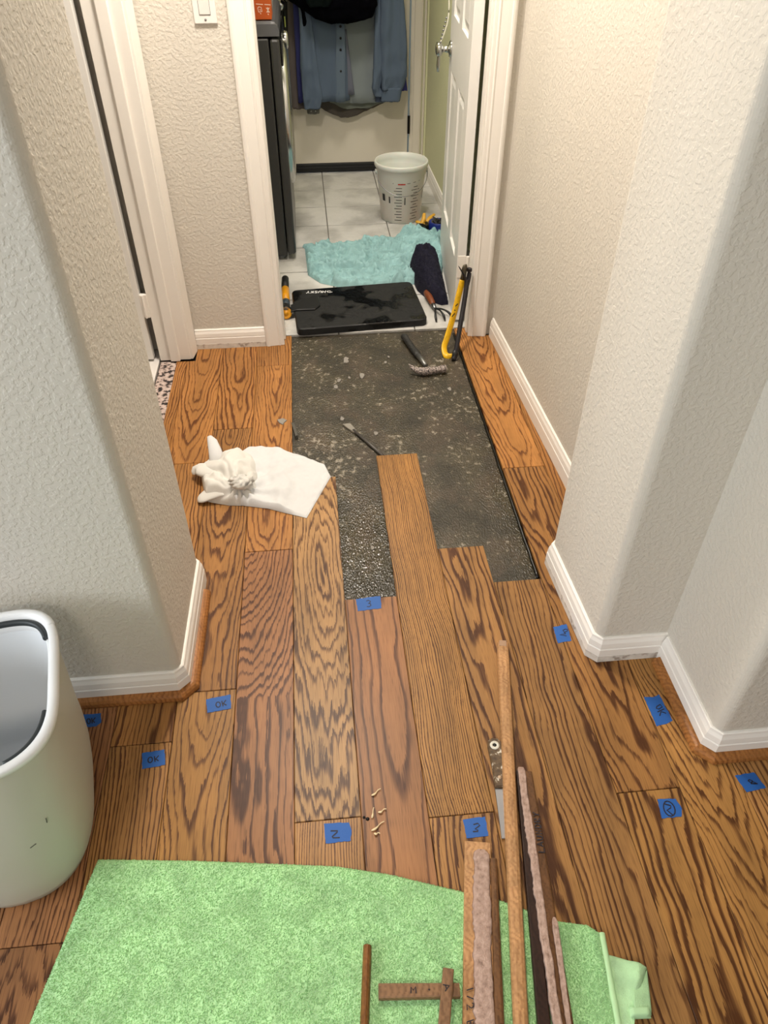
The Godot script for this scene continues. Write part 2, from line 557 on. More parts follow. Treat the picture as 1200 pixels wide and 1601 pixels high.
	wall("wall_side_room", [Vector2(-1.9, -1.462), Vector2(-1.8, -1.462), Vector2(-1.8, -2.765), Vector2(-1.9, -2.765)], 0, CEIL, M.wall, "wall of the room behind the left doorway")
	var s := mb()
	box(s, Vector3(-3.1, CEIL, -5.08), Vector3(3.3, CEIL + 0.1, 3.3), 0.001)
	struct("ceiling", s, M.ceiling, "white ceiling", "ceiling")
	for k in 2:
		var w := thing("window_%d" % (k + 1), Vector3(-3.05, 0.8, 0.3) if k == 0 else Vector3(0.3, 0.8, 3.25), "white framed window of the near room", "window", "", "structure")
		var fr := mb()
		for q in 3:
			var off := -1.0 + q
			if k == 0:
				box(fr, Vector3(-3.09, 0.8, 0.3 + off - 0.03), Vector3(-3.01, 2.2, 0.3 + off + 0.03), 0.004)
			else:
				box(fr, Vector3(0.3 + off - 0.03, 0.8, 3.21), Vector3(0.3 + off + 0.03, 2.2, 3.29), 0.004)
		for y: float in [0.82, 2.18]:
			if k == 0: box(fr, Vector3(-3.09, y - 0.025, -0.7), Vector3(-3.01, y + 0.025, 1.3), 0.004)
			else: box(fr, Vector3(-0.7, y - 0.025, 3.21), Vector3(1.3, y + 0.025, 3.29), 0.004)
		obj("window_frame", fr, M.trim, w)
		var gl := mb()
		if k == 0: box(gl, Vector3(-3.055, 0.83, -0.69), Vector3(-3.05, 2.17, 1.29), 0.001)
		else: box(gl, Vector3(-0.69, 0.83, 3.25), Vector3(1.29, 2.17, 3.255), 0.001)
		var gm := mat(Color(0.95, 0.98, 1.0, 0.08), 0.02)
		gm.transparency = BaseMaterial3D.TRANSPARENCY_ALPHA
		obj("window_pane", gl, gm, w)

func lamps() -> void:
	var glow := mat(Color(0.95, 0.93, 0.9), 0.5)
	glow.emission_enabled = true
	glow.emission = Color(1.0, 0.94, 0.86)
	glow.emission_energy_multiplier = 1.5
	for d: Array in [[Vector3(0.24, CEIL, -3.75), 0.19, "round white flush ceiling lamp of the laundry"], [Vector3(-0.12, CEIL, -2.25), 0.16, "round white flush ceiling lamp over the hall"], [Vector3(-0.2, CEIL, 1.5), 0.3, "large round white ceiling lamp of the near room"]]:
		var t := thing("ceiling_lamp", d[0], d[2], "ceiling lamp")
		var s := mb(true)
		var r: float = d[1]
		lathe(s, [Vector2(0.0, -0.001), Vector2(r, -0.001), Vector2(r, -0.025), Vector2(r - 0.012, -0.032), Vector2(r - 0.02, -0.028)], 32, d[0])
		obj("lamp_ring", s, M.trim, t)
		var g := mb(true)
		lathe(g, [Vector2(r - 0.015, -0.028), Vector2(r * 0.6, -0.042), Vector2(0.0, -0.047)], 32, d[0])
		obj("lamp_diffuser", g, glow, t)

# ---------------------------------------------------------------- floors
func plank_mesh(poly: PackedVector2Array, x0: float, z0: float, y: float, vofs: float, flip: bool) -> ArrayMesh:
	var raw := mb()
	prism(raw, poly, y - 0.0105, y, 0.0011)
	raw.generate_normals()
	var mesh := raw.commit()
	var arr := mesh.surface_get_arrays(0)
	var vs: PackedVector3Array = arr[Mesh.ARRAY_VERTEX]
	var uv := PackedVector2Array()
	for v in vs:
		var u := (v.x - x0) / 0.1375
		uv.append(Vector2(1 - u if flip else u, (v.z - z0) / 1.4 + vofs))
	arr[Mesh.ARRAY_TEX_UV] = uv
	var m := ArrayMesh.new()
	m.add_surface_from_arrays(Mesh.PRIMITIVE_TRIANGLES, arr)
	return m

func hall_floor() -> void:
	var floor_node := thing("floor", Vector3(0, -0.011, -1.0), "oak plank floor of the hall with planks lifted off the slab before the laundry", "floor", "", "structure")
	# the bare slab: uneven, damp, with smears of old adhesive
	var w := 384; var h := 768
	var n1 := noise(1.0, 5, 5)
	var n2 := noise(1.0, 6, 3)
	var n3 := noise(1.0, 9, 2)
	var col := PackedByteArray(); col.resize(w * h * 3)
	var rou := PackedByteArray(); rou.resize(w * h * 3)
	var q := 0
	for j in h:
		var z := -2.86 + 1.66 * j / h
		for i in w:
			var x := -0.14 + 0.88 * i / w
			var a := n1.get_noise_2d(x * 5.0, z * 5.0)
			var b := n2.get_noise_2d(x * 38.0, z * 30.0)
			var g := n3.get_noise_2d(x * 260.0, z * 230.0)
			var k := clampf(0.5 + 0.55 * a + 0.16 * b + 0.05 * g, 0, 1)
			# chalky smears, densest by the left edge half way and towards the far right
			var d := maxf(0.0, 1.0 - Vector2((x + 0.02) * 2.6, (z + 1.98) * 5.5).length()) + 0.6 * maxf(0.0, 1.0 - Vector2((x - 0.47) * 4.0, (z + 2.3) * 2.2).length()) + 0.35 * maxf(0.0, 1.0 - Vector2((x - 0.05) * 4.0, (z + 2.6) * 3.5).length())
			var sm := clampf((b * 1.7 + g * 0.4 + a * 0.6 - 0.80 + d * 0.6) * 2.2, 0, 0.75)
			var red := clampf(n1.get_noise_2d(x * 7.0 + 30.0, z * 4.0) * 1.5, 0, 0.5)
			var c := Color(0.15, 0.135, 0.095).lerp(Color(0.30, 0.27, 0.20), k)
			c = c.lerp(Color(0.37, 0.30, 0.25), red * 0.6).lerp(Color(0.62, 0.59, 0.54), sm)
			col[q] = int(c.r * 255); col[q + 1] = int(c.g * 255); col[q + 2] = int(c.b * 255)
			# wet strip between the lifted rows, damp by the right edge
			var wet := maxf(0.0, 1.0 - Vector2((x - 0.09) * 7.0, (z + 1.5) * 2.6).length()) + 0.7 * maxf(0.0, 1.0 - Vector2((x - 0.57) * 9.0, (z + 1.7) * 1.5).length())
			var ro := clampf(0.5 - 0.6 * wet - 0.2 * a + 0.25 * sm, 0.08, 0.85)
			rou[q] = int(ro * 255); rou[q + 1] = rou[q]; rou[q + 2] = rou[q]
			q += 3
	var cm := mat(Color.WHITE, 1.0)
	cm.albedo_texture = ImageTexture.create_from_image(Image.create_from_data(w, h, false, Image.FORMAT_RGB8, col))
	cm.roughness_texture = ImageTexture.create_from_image(Image.create_from_data(w, h, false, Image.FORMAT_RGB8, rou))
	with_bump(cm, bumps(0.3, 17, 2, 5.0, 512), 0.3)
	var s := mb(true)
	var nx := 88; var nz := 166
	var g2 := []
	for j in nz + 1:
		for i in nx + 1:
			var x := -0.14 + 0.88 * i / nx
			var z := -2.86 + 1.66 * j / nz
			g2.append(Vector3(x, -0.0125 + 0.0012 * n1.get_noise_2d(x * 9, z * 9) + 0.0008 * n2.get_noise_2d(x * 60, z * 60), z))
	for j in nz:
		for i in nx:
			var id := [(j + 1) * (nx + 1) + i, (j + 1) * (nx + 1) + i + 1, j * (nx + 1) + i + 1, j * (nx + 1) + i]
			for k: int in [0, 2, 1, 0, 3, 2]:
				var v: Vector3 = g2[id[k]]
				s.set_uv(Vector2((v.x + 0.14) / 0.88, (v.z + 2.86) / 1.66))
				s.add_vertex(v)
	obj("bare_slab", s, cm, floor_node, "damp bare concrete slab with smears of old adhesive")
	var bead := mb(true)
	var bp := []
	for k in 60:
		var z := -2.80 + 1.42 * k / 59.0
		bp.append(Vector3(0.565 + 0.002 * n2.get_noise_2d(z * 40, 1), -0.010, z))
	tube(bead, bp, [0.0055], 6, 0.8)
	obj("adhesive_bead", bead, mat(Color(0.02, 0.018, 0.015), 0.25), floor_node, "black wet adhesive line at the right edge of the bare slab")
	var sub := mb()
	box(sub, Vector3(-3.1, -0.12, -2.84), Vector3(3.3, -0.0145, 3.3), 0.0005)
	obj("subfloor", sub, mat(Color(0.1, 0.07, 0.05), 0.9), floor_node)

	# boards: row edges in x, ends in z
	var X := [-1.0775, -0.94, -0.8025, -0.665, -0.5275, -0.39, -0.2525, -0.115, 0.0235, 0.1635, 0.301, 0.4355, 0.57, 0.71, 0.8475, 0.985, 1.1225, 1.26, 1.4]
	var TAN := [Color(0.595, 0.43, 0.25), Color(0.285, 0.165, 0.085)]
	var PAL := [Color(0.66, 0.505, 0.325), Color(0.30, 0.19, 0.11)]
	var ORG := [Color(0.62, 0.43, 0.235), Color(0.35, 0.20, 0.095)]
	var MID := [Color(0.61, 0.43, 0.24), Color(0.31, 0.18, 0.088)]
	var RED := [Color(0.565, 0.39, 0.25), Color(0.28, 0.165, 0.10)]
	var GLD := [Color(0.63, 0.455, 0.25), Color(0.30, 0.175, 0.085)]
	# style: [pith offset, its drift, depth, slope, ring spacing, wobble, zigzag, darkness, jaggedness, zigzag width, band width, slope ends at]
	var ST := {
		"cath": [0.0, 0.01, 0.015, 0.075, 0.0090, 0.010, 0.003, 1.0, 0.0010, 42.0, 0.62, 9.0],
		"zig": [0.004, 0.0, 0.10, -0.17, 0.0120, 0.008, 0.0075, 1.15, 0.0024, 46.0, 0.85, 9.0],
		"straight": [0.25, -0.02, 0.05, 0.0, 0.0058, 0.007, 0.0008, 1.3, 0.0005, 60.0, 0.62, 9.0],
		"rift": [0.11, 0.03, 0.03, 0.03, 0.0085, 0.010, 0.002, 1.05, 0.0008, 42.0, 0.62, 9.0],
		"riftl": [-0.10, 0.03, 0.03, 0.03, 0.0100, 0.012, 0.002, 1.1, 0.0009, 42.0, 0.66, 9.0],
		"arcs": [0.075, 0.0, 0.03, 0.30, 0.0095, 0.008, 0.004, 1.1, 0.0012, 46.0, 0.7, 0.5],
		"plain": [0.02, 0.0, 0.02, 0.035, 0.017, 0.008, 0.002, 0.95, 0.0010, 30.0, 0.6, 9.0],
		"bold": [-0.02, 0.05, 0.015, 0.05, 0.014, 0.014, 0.004, 1.2, 0.0014, 42.0, 0.72, 9.0],
	}
	var B := [   # row, z0, z1, style, colour, seed, hole polygon clip not needed
		[2, -1.06, 0.2, "rift", RED, 1], [3, -1.06, -0.552, "riftl", RED, 2], [3, -0.552, 0.4, "zig", RED, 3],
		[3, -2.72, -1.99, "rift", ORG, 4], [3, -1.99, -1.3, "cath", ORG, 5],
		[4, -2.80, -1.99, "cath", ORG, 6], [4, -1.99, -0.953, "riftl", MID, 7], [4, -0.953, 0.3, "rift", TAN, 8],
		[5, -2.80, -2.175, "bold", ORG, 9], [5, -2.175, -1.083, "cath", MID, 10], [5, -1.083, 0.2, "cath", GLD, 11],
		[6, -2.83, -2.595, "rift", ORG, 12], [6, -2.595, -1.552, "cath", ORG, 13], [6, -1.552, -0.2, "arcs", RED, 14],
		[7, -1.875, -0.738, "zig", PAL, 15], [7, -0.738, 0.4, "straight", TAN, 16],
		[8, -1.343, 0.05, "plain", RED, 17],
		[9, -1.974, -0.722, "straight", GLD, 18], [9, -0.722, 0.5, "bold", TAN, 19],
		[10, -1.514, -0.15, "bold", TAN, 20], [10, -0.15, 0.6, "rift", TAN, 21],
		[11, -1.369, 0.0, "riftl", TAN, 22],
		[12, -2.83, -1.865, "cath", ORG, 23], [12, -1.865, -0.737, "bold", MID, 24], [12, -0.737, 0.5, "bold", GLD, 25],
		[13, -2.74, -2.32, "rift", ORG, 26], [13, -2.32, -1.3, "rift", ORG, 27], [13, -1.3, -0.05, "cath", GLD, 28],
		[14, -1.1, 0.1, "riftl", TAN, 29], [15, -0.85, 0.4, "rift", TAN, 30], [16, -0.85, 0.3, "cath", TAN, 31], [17, -0.85, 0.3, "bold", TAN, 32],
		[1, -1.06, 0.3, "cath", RED, 33], [0, -1.06, 0.3, "rift", RED, 34],
	]
	# what the boards stop at
	var stops := [PackedVector2Array([Vector2(-3.0, -1.083), Vector2(-0.365, -1.083), Vector2(-0.365, -1.47), Vector2(-3.0, -1.47)]),
		PackedVector2Array([Vector2(-0.9, -1.4), Vector2(-0.568, -1.4), Vector2(-0.568, -2.685), Vector2(-0.9, -2.685)]),
		PackedVector2Array([Vector2(-0.9, -2.66), Vector2(-0.495, -2.66), Vector2(-0.495, -2.9), Vector2(-0.9, -2.9)]),
		PackedVector2Array([Vector2(-0.6, -2.76), Vector2(-0.15, -2.76), Vector2(-0.15, -2.9), Vector2(-0.6, -2.9)]),
		PackedVector2Array([Vector2(0.62, -2.76), Vector2(0.9, -2.76), Vector2(0.9, -2.9), Vector2(0.62, -2.9)]),
		PackedVector2Array([Vector2(0.712, -2.9), Vector2(0.768, -1.42), Vector2(0.608, -1.42), Vector2(0.626, -1.093), Vector2(0.795, -1.093), Vector2(0.795, -0.815), Vector2(2.9, -0.815), Vector2(2.9, -2.9)])]
	for b: Array in B:
		var st: Array = ST[b[3]]
		var r2 := RandomNumberGenerator.new()
		r2.seed = 100 + b[5]
		var j := func(v: float, k: float) -> float: return v * (1 + r2.randf_range(-k, k))
		var tint := r2.randf_range(0.92, 1.06)
		var c: Array = b[4]
		var m := grain({seed = b[5] * 31, c0 = st[0] + r2.randf_range(-0.008, 0.008), c1 = st[1], d0 = j.call(st[2], 0.3), ds = j.call(st[3], 0.3), sp = j.call(st[4], 0.12), wob = st[5], zig = st[6], dk = st[7], jag = st[8], zf = st[9], bw = st[10], zc = st[11], base = c[0] * tint, dark = c[1] * tint})
		var x0: float = X[b[0]]
		var x1: float = X[b[0] + 1]
		var g := 0.0005
		var polys: Array = [PackedVector2Array([Vector2(x0 + g, b[1] + 0.0008), Vector2(x1 - g, b[1] + 0.0008), Vector2(x1 - g, b[2] - 0.0008), Vector2(x0 + g, b[2] - 0.0008)])]
		for k: PackedVector2Array in stops:
			var next := []
			for p: PackedVector2Array in polys: next.append_array(Geometry2D.clip_polygons(p, k))
			polys = next
		for p: PackedVector2Array in polys:
			var y := 0.0003 * r2.randf_range(-1, 1)
			var mi := MeshInstance3D.new()
			mi.mesh = plank_mesh(p, x0, b[1], y, 0.0, r2.randf() < 0.5)
			mi.mesh.surface_set_material(0, m)
			mi.name = numbered(floor_node, "plank")
			floor_node.add_child(mi)
			mi.position = -floor_node.position
	# stained strip where the threshold of the left doorway came off, and the tile beyond
	var sp := tri_map(mat(Color.WHITE, 0.85), 0.3)
	sp.albedo_texture = tones(0.05, 41, 4, [[0.0, Color(0.05, 0.05, 0.05)], [0.36, Color(0.25, 0.21, 0.2)], [0.46, Color(0.70, 0.62, 0.58)], [1.0, Color(0.84, 0.78, 0.75)]])
	var t := mb()
	box(t, Vector3(-0.632, -0.014, -2.67), Vector3(-0.566, -0.004, -1.47), 0.001)
	struct("trim_threshold_bed", t, sp, "speckled adhesive strip where the threshold was taken off by the left doorway", "threshold")
	var f2 := thing("floor_side_room", Vector3(-1.2, 0, -2.1), "white tile floor behind the left doorway", "floor", "", "structure")
	for k in 4:
		for k2 in 4:
			var tl := mb()
			box(tl, Vector3(-0.637 - 0.3 * k - 0.297, -0.014, -2.76 + 0.32 * k2), Vector3(-0.637 - 0.3 * k, 0.002, -2.76 + 0.32 * k2 + 0.317), 0.0015)
			obj("tile", tl, M.white_tile, f2)

func laundry_floor() -> void:
	var f := thing("floor_laundry", Vector3(0, 0, -3.9), "grey tile floor of the laundry", "floor", "", "structure")
	var g := mb()
	box(g, Vector3(-1.0, -0.12, -5.08), Vector3(0.86, -0.003, -2.838), 0.0005)
	obj("grout_bed", g, M.grout, f)
	var zs := [-5.08, -4.91, -4.622, -4.335, -4.05, -3.755, -3.46, -3.165, -2.834]
	var xs := [-0.9, -0.572, -0.245, 0.082, 0.405, 0.74]
	for j in zs.size() - 1:
		for i in xs.size() - 1:
			var s := mb()
			box(s, Vector3(xs[i] + 0.0025, -0.011, zs[j] + 0.004), Vector3(xs[i + 1] - 0.0025, 0.0, zs[j + 1] - 0.004), 0.0015)
			obj("tile", s, M.tile, f)

# ---------------------------------------------------------------- mouldings
const BASE := [Vector2(0, 0.0), Vector2(0.0135, 0.0), Vector2(0.0135, 0.044), Vector2(0.0115, 0.047), Vector2(0.0125, 0.050), Vector2(0.011, 0.064), Vector2(0.0075, 0.073), Vector2(0.0065, 0.079), Vector2(0.004, 0.081), Vector2(0, 0.081)]
const SHOE := [Vector2(0.0135, 0.0005), Vector2(0.0315, 0.0005), Vector2(0.0315, 0.006), Vector2(0.0295, 0.012), Vector2(0.025, 0.017), Vector2(0.019, 0.0195), Vector2(0.0135, 0.0205)]

func base_run(called: String, path: Array, label: String, dirty := false) -> void:
	var s := mb()
	sweep(s, path, BASE)
	var o := struct(called, s, M.trim, label, "baseboard")
	if dirty:
		var d := mb()
		sweep(d, path, [Vector2(0.0137, 0.0), Vector2(0.0142, 0.0), Vector2(0.0142, 0.021), Vector2(0.0137, 0.0215)])
		obj("bare_edge", d, M.dirty, o, "rough unpainted edge where the shoe moulding was")

func trims() -> void:
	M.oak = grain({seed = 901, c0 = 0.1, c1 = 0.02, d0 = 0.03, ds = 0.01, sp = 0.006, wob = 0.008, zig = 0.001, dk = 0.6, base = Color(0.62, 0.41, 0.22), dark = Color(0.40, 0.24, 0.12)}, 128, 256)
	tri_map(M.oak, 0.25)
	base_run("baseboard_back", [Vector2(-0.495, -2.765), Vector2(-0.218, -2.765)], "white baseboard under the light switch with a bare lower edge", true)
	base_run("baseboard_right_hall", [Vector2(0.7175, -2.75), Vector2(0.772, -1.43)], "white baseboard along the right wall of the hall")
	var c := 0.016
	base_run("baseboard_right_end", [Vector2(0.80, -1.437), Vector2(0.608 + c, -1.437), Vector2(0.608, -1.437 + c), Vector2(0.624, -1.09 - c), Vector2(0.624 + c, -1.09), Vector2(0.80, -1.09)], "white baseboard round the right wall end with a dirty bare lower edge", true)
	base_run("baseboard_right_near", [Vector2(0.80, -1.0765), Vector2(0.80, -0.812 - c), Vector2(0.80 + c, -0.812), Vector2(1.6, -0.812)], "white baseboard round the nearest right corner")
	base_run("baseboard_left_near", [Vector2(-1.6, -1.09), Vector2(-0.372 - c, -1.09), Vector2(-0.372, -1.09 - c), Vector2(-0.366, -1.462 + c), Vector2(-0.366 - c, -1.462), Vector2(-0.5, -1.462)], "white baseboard round the left wall end")
	base_run("baseboard_laundry", [Vector2(0.7355, -4.965), Vector2(0.745, -2.88)].slice(0, 2), "white baseboard along the pale green laundry wall")
	var s := mb(); sweep(s, [Vector2(0.80, -1.062), Vector2(0.80, -0.812 - c), Vector2(0.80 + c, -0.812), Vector2(1.6, -0.812)], SHOE)
	struct("trim_shoe_right", s, M.oak, "oak shoe moulding along the nearest right corner", "moulding")
	s = mb(); sweep(s, [Vector2(-1.6, -1.09), Vector2(-0.372 - c, -1.09), Vector2(-0.372, -1.09 - c), Vector2(-0.368, -1.40)], SHOE)
	struct("trim_shoe_left", s, M.oak, "oak shoe moulding round the left wall end", "moulding")
	# casings of the laundry doorway: stepped profile
	var prof := func(x: float, sg: float) -> PackedVector2Array:
		var o := PackedVector2Array()
		for p: Vector2 in [Vector2(0, 0), Vector2(0, 0.009), Vector2(0.004, 0.011), Vector2(0.014, 0.0115), Vector2(0.017, 0.0145), Vector2(0.02, 0.0145), Vector2(0.024, 0.0125), Vector2(0.045, 0.0155), Vector2(0.056, 0.0165), Vector2(0.06, 0.0195), Vector2(0.066, 0.0195), Vector2(0.072, 0.017), Vector2(0.0745, 0.014), Vector2(0.0745, 0)]:
			o.append(Vector2(x + sg * p.x, -2.765 + p.y))
		return o
	for d: Array in [[-0.143, -1.0, "white door casing left of the laundry doorway"], [0.6155, 1.0, "white door casing right of the laundry doorway"]]:
		s = mb()
		prism(s, prof.call(d[0], d[1]), 0.001, 2.12)
		struct("trim_casing_laundry_" + ("left" if d[1] < 0 else "right"), s, M.trim, d[2], "door casing")
	s = mb()
	box(s, Vector3(-0.2175, 2.05, -2.765), Vector3(0.69, 2.125, -2.747), 0.003)
	struct("trim_casing_laundry_head", s, M.trim, "white head casing over the laundry doorway", "door casing")
	s = mb()   # jambs, head, stops
	box(s, Vector3(-0.16, 0, -2.875), Vector3(-0.149, 2.06, -2.765), 0.001)
	box(s, Vector3(0.622, 0, -2.875), Vector3(0.635, 2.06, -2.765), 0.001)
	box(s, Vector3(-0.149, 2.045, -2.875), Vector3(0.622, 2.06, -2.765), 0.001)
	box(s, Vector3(-0.149, 0, -2.835), Vector3(-0.138, 2.05, -2.80), 0.002)
	box(s, Vector3(0.613, 0, -2.815), Vector3(0.622, 2.05, -2.785), 0.002)
	struct("trim_jamb_laundry", s, M.trim, "white door jamb and stops of the laundry doorway", "door jamb")
	# left doorway: casing seen edge-on, jamb with its stop facing us
	s = mb()
	prism(s, PackedVector2Array([Vector2(-0.515, -2.676), Vector2(-0.505, -2.676), Vector2(-0.502, -2.69), Vector2(-0.498, -2.715), Vector2(-0.495, -2.73), Vector2(-0.494, -2.742), Vector2(-0.497, -2.75), Vector2(-0.515, -2.75)]), 0.001, 2.1)
	struct("trim_casing_left", s, M.trim, "white casing on the hall side of the left doorway", "door casing")
	s = mb()
	box(s, Vector3(-0.632, 0.001, -2.69), Vector3(-0.513, 2.05, -2.671), 0.0015)
	box(s, Vector3(-0.632, 2.035, -2.67), Vector3(-0.513, 2.05, -1.88), 0.001)
	box(s, Vector3(-0.632, 0.001, -1.895), Vector3(-0.513, 2.05, -1.876), 0.001)
	struct("trim_jamb_left", s, M.trim, "white door jamb of the left doorway", "door jamb")
	s = mb()
	box(s, Vector3(-0.590, 0.001, -2.672), Vector3(-0.553, 2.04, -2.659), 0.003)
	struct("trim_stop_left", s, M.trim, "white door stop on the left jamb", "door stop")
	# far doorway of the laundry
	s = mb()
	prism(s, PackedVector2Array([Vector2(0.632, -4.965), Vector2(0.632, -4.955), Vector2(0.650, -4.952), Vector2(0.655, -4.947), Vector2(0.69, -4.945), Vector2(0.70, -4.948), Vector2(0.70, -4.965)]), 0.001, 2.12)
	box(s, Vector3(0.709, 0.001, -4.965), Vector3(0.722, 2.12, -4.95), 0.003)
	struct("trim_casing_far_right", s, M.far_door, "beige casing at the hinge side of the far laundry door", "door casing")
	s = mb()
	box(s, Vector3(-0.24, 0.001, -4.965), Vector3(-0.17, 2.12, -4.948), 0.003)
	box(s, Vector3(-0.24, 2.055, -4.965), Vector3(0.70, 2.125, -4.949), 0.003)
	struct("trim_casing_far_left", s, M.far_door, "beige casing at the latch side of the far laundry door", "door casing")

# ---------------------------------------------------------------- doors
func doors() -> void:
	# the white panelled door folded back into the laundry; local x runs from hinge to latch
	var d := Node3D.new()
	d.name = "door_1"
	add_child(d)
	d.position = Vector3(0.6105, 0.012, -2.879)
	d.rotation.y = deg_to_rad(85.8)   # local +x towards -z
	meta(d, "white panelled laundry door standing open against the right wall", "door", "", "structure")
	var W := 0.735; var H := 2.025; var T := 0.036
	# local: x 0..W, y 0..H, z -T..0, the seen face at -T
	var s := mb()
	var xs := [[0.0, 0.105], [0.315, 0.42], [W - 0.105, W]]
	for k: Array in xs: box(s, Vector3(k[0], 0, -T), Vector3(k[1], H, 0), 0.0015)
	var rails := [[0.0, 0.235], [0.815, 1.01], [1.6, 1.7], [H - 0.11, H]]
	for k: Array in rails:
		box(s, Vector3(0.104, k[0], -T), Vector3(0.316, k[1], 0), 0.0015)
		box(s, Vector3(0.419, k[0], -T), Vector3(W - 0.104, k[1], 0), 0.0015)
	obj("door_frame", s, M.door, d)
	for cx: Array in [[0.105, 0.315], [0.42, W - 0.105]]:
		for cy: Array in [[0.235, 0.815], [1.01, 1.6], [1.7, H - 0.11]]:
			var p := mb()
			box(p, Vector3(cx[0], cy[0], 0.011 - T), Vector3(cx[1], cy[1], -0.011), 0.0005)
			for side in 2:   # raised field with sloping borders
				var z0 := -0.011 if side == 0 else 0.011 - T
				var z1 := -0.003 if side == 0 else 0.003 - T
				var o := [Vector2(cx[0] + 0.012, cy[0] + 0.012), Vector2(cx[1] - 0.012, cy[0] + 0.012), Vector2(cx[1] - 0.012, cy[1] - 0.012), Vector2(cx[0] + 0.012, cy[1] - 0.012)]
				var i2 := [Vector2(cx[0] + 0.038, cy[0] + 0.038), Vector2(cx[1] - 0.038, cy[0] + 0.038), Vector2(cx[1] - 0.038, cy[1] - 0.038), Vector2(cx[0] + 0.038, cy[1] - 0.038)]
				for k in 4:
					var m := (k + 1) % 4
					var A := Vector3(o[k].x, o[k].y, z0); var B := Vector3(o[m].x, o[m].y, z0)
					var C := Vector3(i2[m].x, i2[m].y, z1); var D := Vector3(i2[k].x, i2[k].y, z1)
					if side == 0: quad(p, A, B, C, D)
					else: quad(p, B, A, D, C)
				var f := []
				for k in 4: f.append(Vector3(i2[k].x, i2[k].y, z1))
				if side == 0: quad(p, f[0], f[1], f[2], f[3])
				else: quad(p, f[3], f[2], f[1], f[0])
			obj("door_panel", p, M.door, d)
	for y: float in [0.235, 1.8]:
		var hg := mb()
		box(hg, Vector3(-0.003, y - 0.045, -T + 0.004), Vector3(0.0005, y + 0.045, 0.012), 0.0008)
		tube(hg, [Vector3(-0.007, y - 0.045, 0.006), Vector3(-0.007, y + 0.045, 0.006)], [0.006], 10)
		obj("hinge", hg, M.trim, d)
	var kn := mb(true)
	var kb := Basis(Vector3.RIGHT, deg_to_rad(90))
	lathe(kn, [Vector2(0.0, -0.001), Vector2(0.031, -0.001), Vector2(0.032, 0.004), Vector2(0.027, 0.009), Vector2(0.014, 0.012), Vector2(0.011, 0.03), Vector2(0.013, 0.036), Vector2(0.025, 0.042), Vector2(0.028, 0.052), Vector2(0.025, 0.062), Vector2(0.012, 0.066), Vector2(0.0, 0.067)], 20, Vector3(W - 0.065, 0.885, -T), Basis(Vector3.RIGHT, deg_to_rad(-90)))
	var knob := obj("door_knob", kn, M.chrome, d)
	var rose := mb(true)
	var lt := []
	for k in 7: lt.append(Vector3(W - 0.065 + 0.004 * k, 0.885 - 0.004 * k * k * 0.6, -T - 0.05))
	tube(rose, lt, [0.006, 0.006, 0.006, 0.006, 0.007, 0.008, 0.006], 8)
	obj("thumb_turn", rose, M.chrome, knob)

	# far door: flat, beige, with a black sweep
	var fd := thing("door_2", Vector3(0.22, 0, -4.97), "flat beige door at the far end of the laundry behind the hung clothes", "door", "", "structure")
	var s2 := mb()
	box(s2, Vector3(-0.165, 0.055, -4.99), Vector3(0.622, 2.04, -4.952), 0.002)
	obj("door_slab", s2, M.far_door, fd)
	var s3 := mb()
	box(s3, Vector3(-0.165, 0.004, -4.985), Vector3(0.622, 0.054, -4.946), 0.004)
	box(s3, Vector3(-0.165, 0.028, -4.948), Vector3(0.622, 0.034, -4.942), 0.002)
	obj("door_sweep", s3, M.black, fd)
	for y: float in [0.265, 1.05, 1.85]:
		var hg2 := mb()
		tube(hg2, [Vector3(0.628, y - 0.05, -4.945), Vector3(0.628, y + 0.05, -4.945)], [0.008], 10)
		obj("hinge", hg2, M.bronze, fd)
	var k2 := mb(true)
	lathe(k2, [Vector2(0.0, -0.002), Vector2(0.033, -0.001), Vector2(0.034, 0.005), Vector2(0.028, 0.01), Vector2(0.013, 0.014), Vector2(0.012, 0.034), Vector2(0.022, 0.04), Vector2(0.029, 0.052), Vector2(0.026, 0.064), Vector2(0.013, 0.071), Vector2(0.0, 0.072)], 20, Vector3(-0.095, 0.89, -4.952), kb)
	obj("door_knob", k2, M.chrome, fd)

	# the white door of the side room, opened away: its edge beside the jamb
	var sd := thing("door_3", Vector3(-0.68, 0, -2.69), "white door standing open behind the left jamb", "door", "", "structure")
	var s4 := mb()
	box(s4, Vector3(-1.38, 0.012, -2.700), Vector3(-0.655, 2.03, -2.665), 0.002)
	obj("door_slab", s4, M.door, sd)
	for y: float in [0.235, 1.8]:
		var hg3 := mb()
		box(hg3, Vector3(-0.657, y - 0.045, -2.682), Vector3(-0.630, y + 0.045, -2.664), 0.001)
		tube(hg3, [Vector3(-0.645, y - 0.045, -2.662), Vector3(-0.645, y + 0.045, -2.662)], [0.005], 10)
		obj("hinge", hg3, M.trim, sd)

	# light switch
	var ls := thing("light_switch", Vector3(-0.287, 1.11, -2.765), "white rocker light switch plate on the wall left of the laundry doorway", "light switch")
	var s5 := mb()
	box(s5, Vector3(-0.322, 1.11, -2.765), Vector3(-0.252, 1.225, -2.7585), 0.003)
	obj("cover_plate", s5, M.white_tile, ls)
	var s6 := mb()
	box(s6, Vector3(-0.3045, 1.1335, -2.760), Vector3(-0.2695, 1.2015, -2.7575), 0.0008)
	obj("rocker_surround", s6, mat(Color(0.45, 0.45, 0.46), 0.6), ls)
	var s7 := mb()
	rbox(s7, Vector3(-0.287, 1.1675, -2.758), Vector3(0.0325, 0.065, 0.006), 0.0012, Basis(Vector3.RIGHT, 0.05))
	obj("rocker", s7, M.white_tile, ls)
	var s8 := mb(true)
	lathe(s8, [Vector2(0.0034, -0.001), Vector2(0.0034, 0.0008), Vector2(0.0, 0.0014)], 12, Vector3(-0.287, 1.1215, -2.7585), kb)
	obj("screw", s8, M.steel, ls)

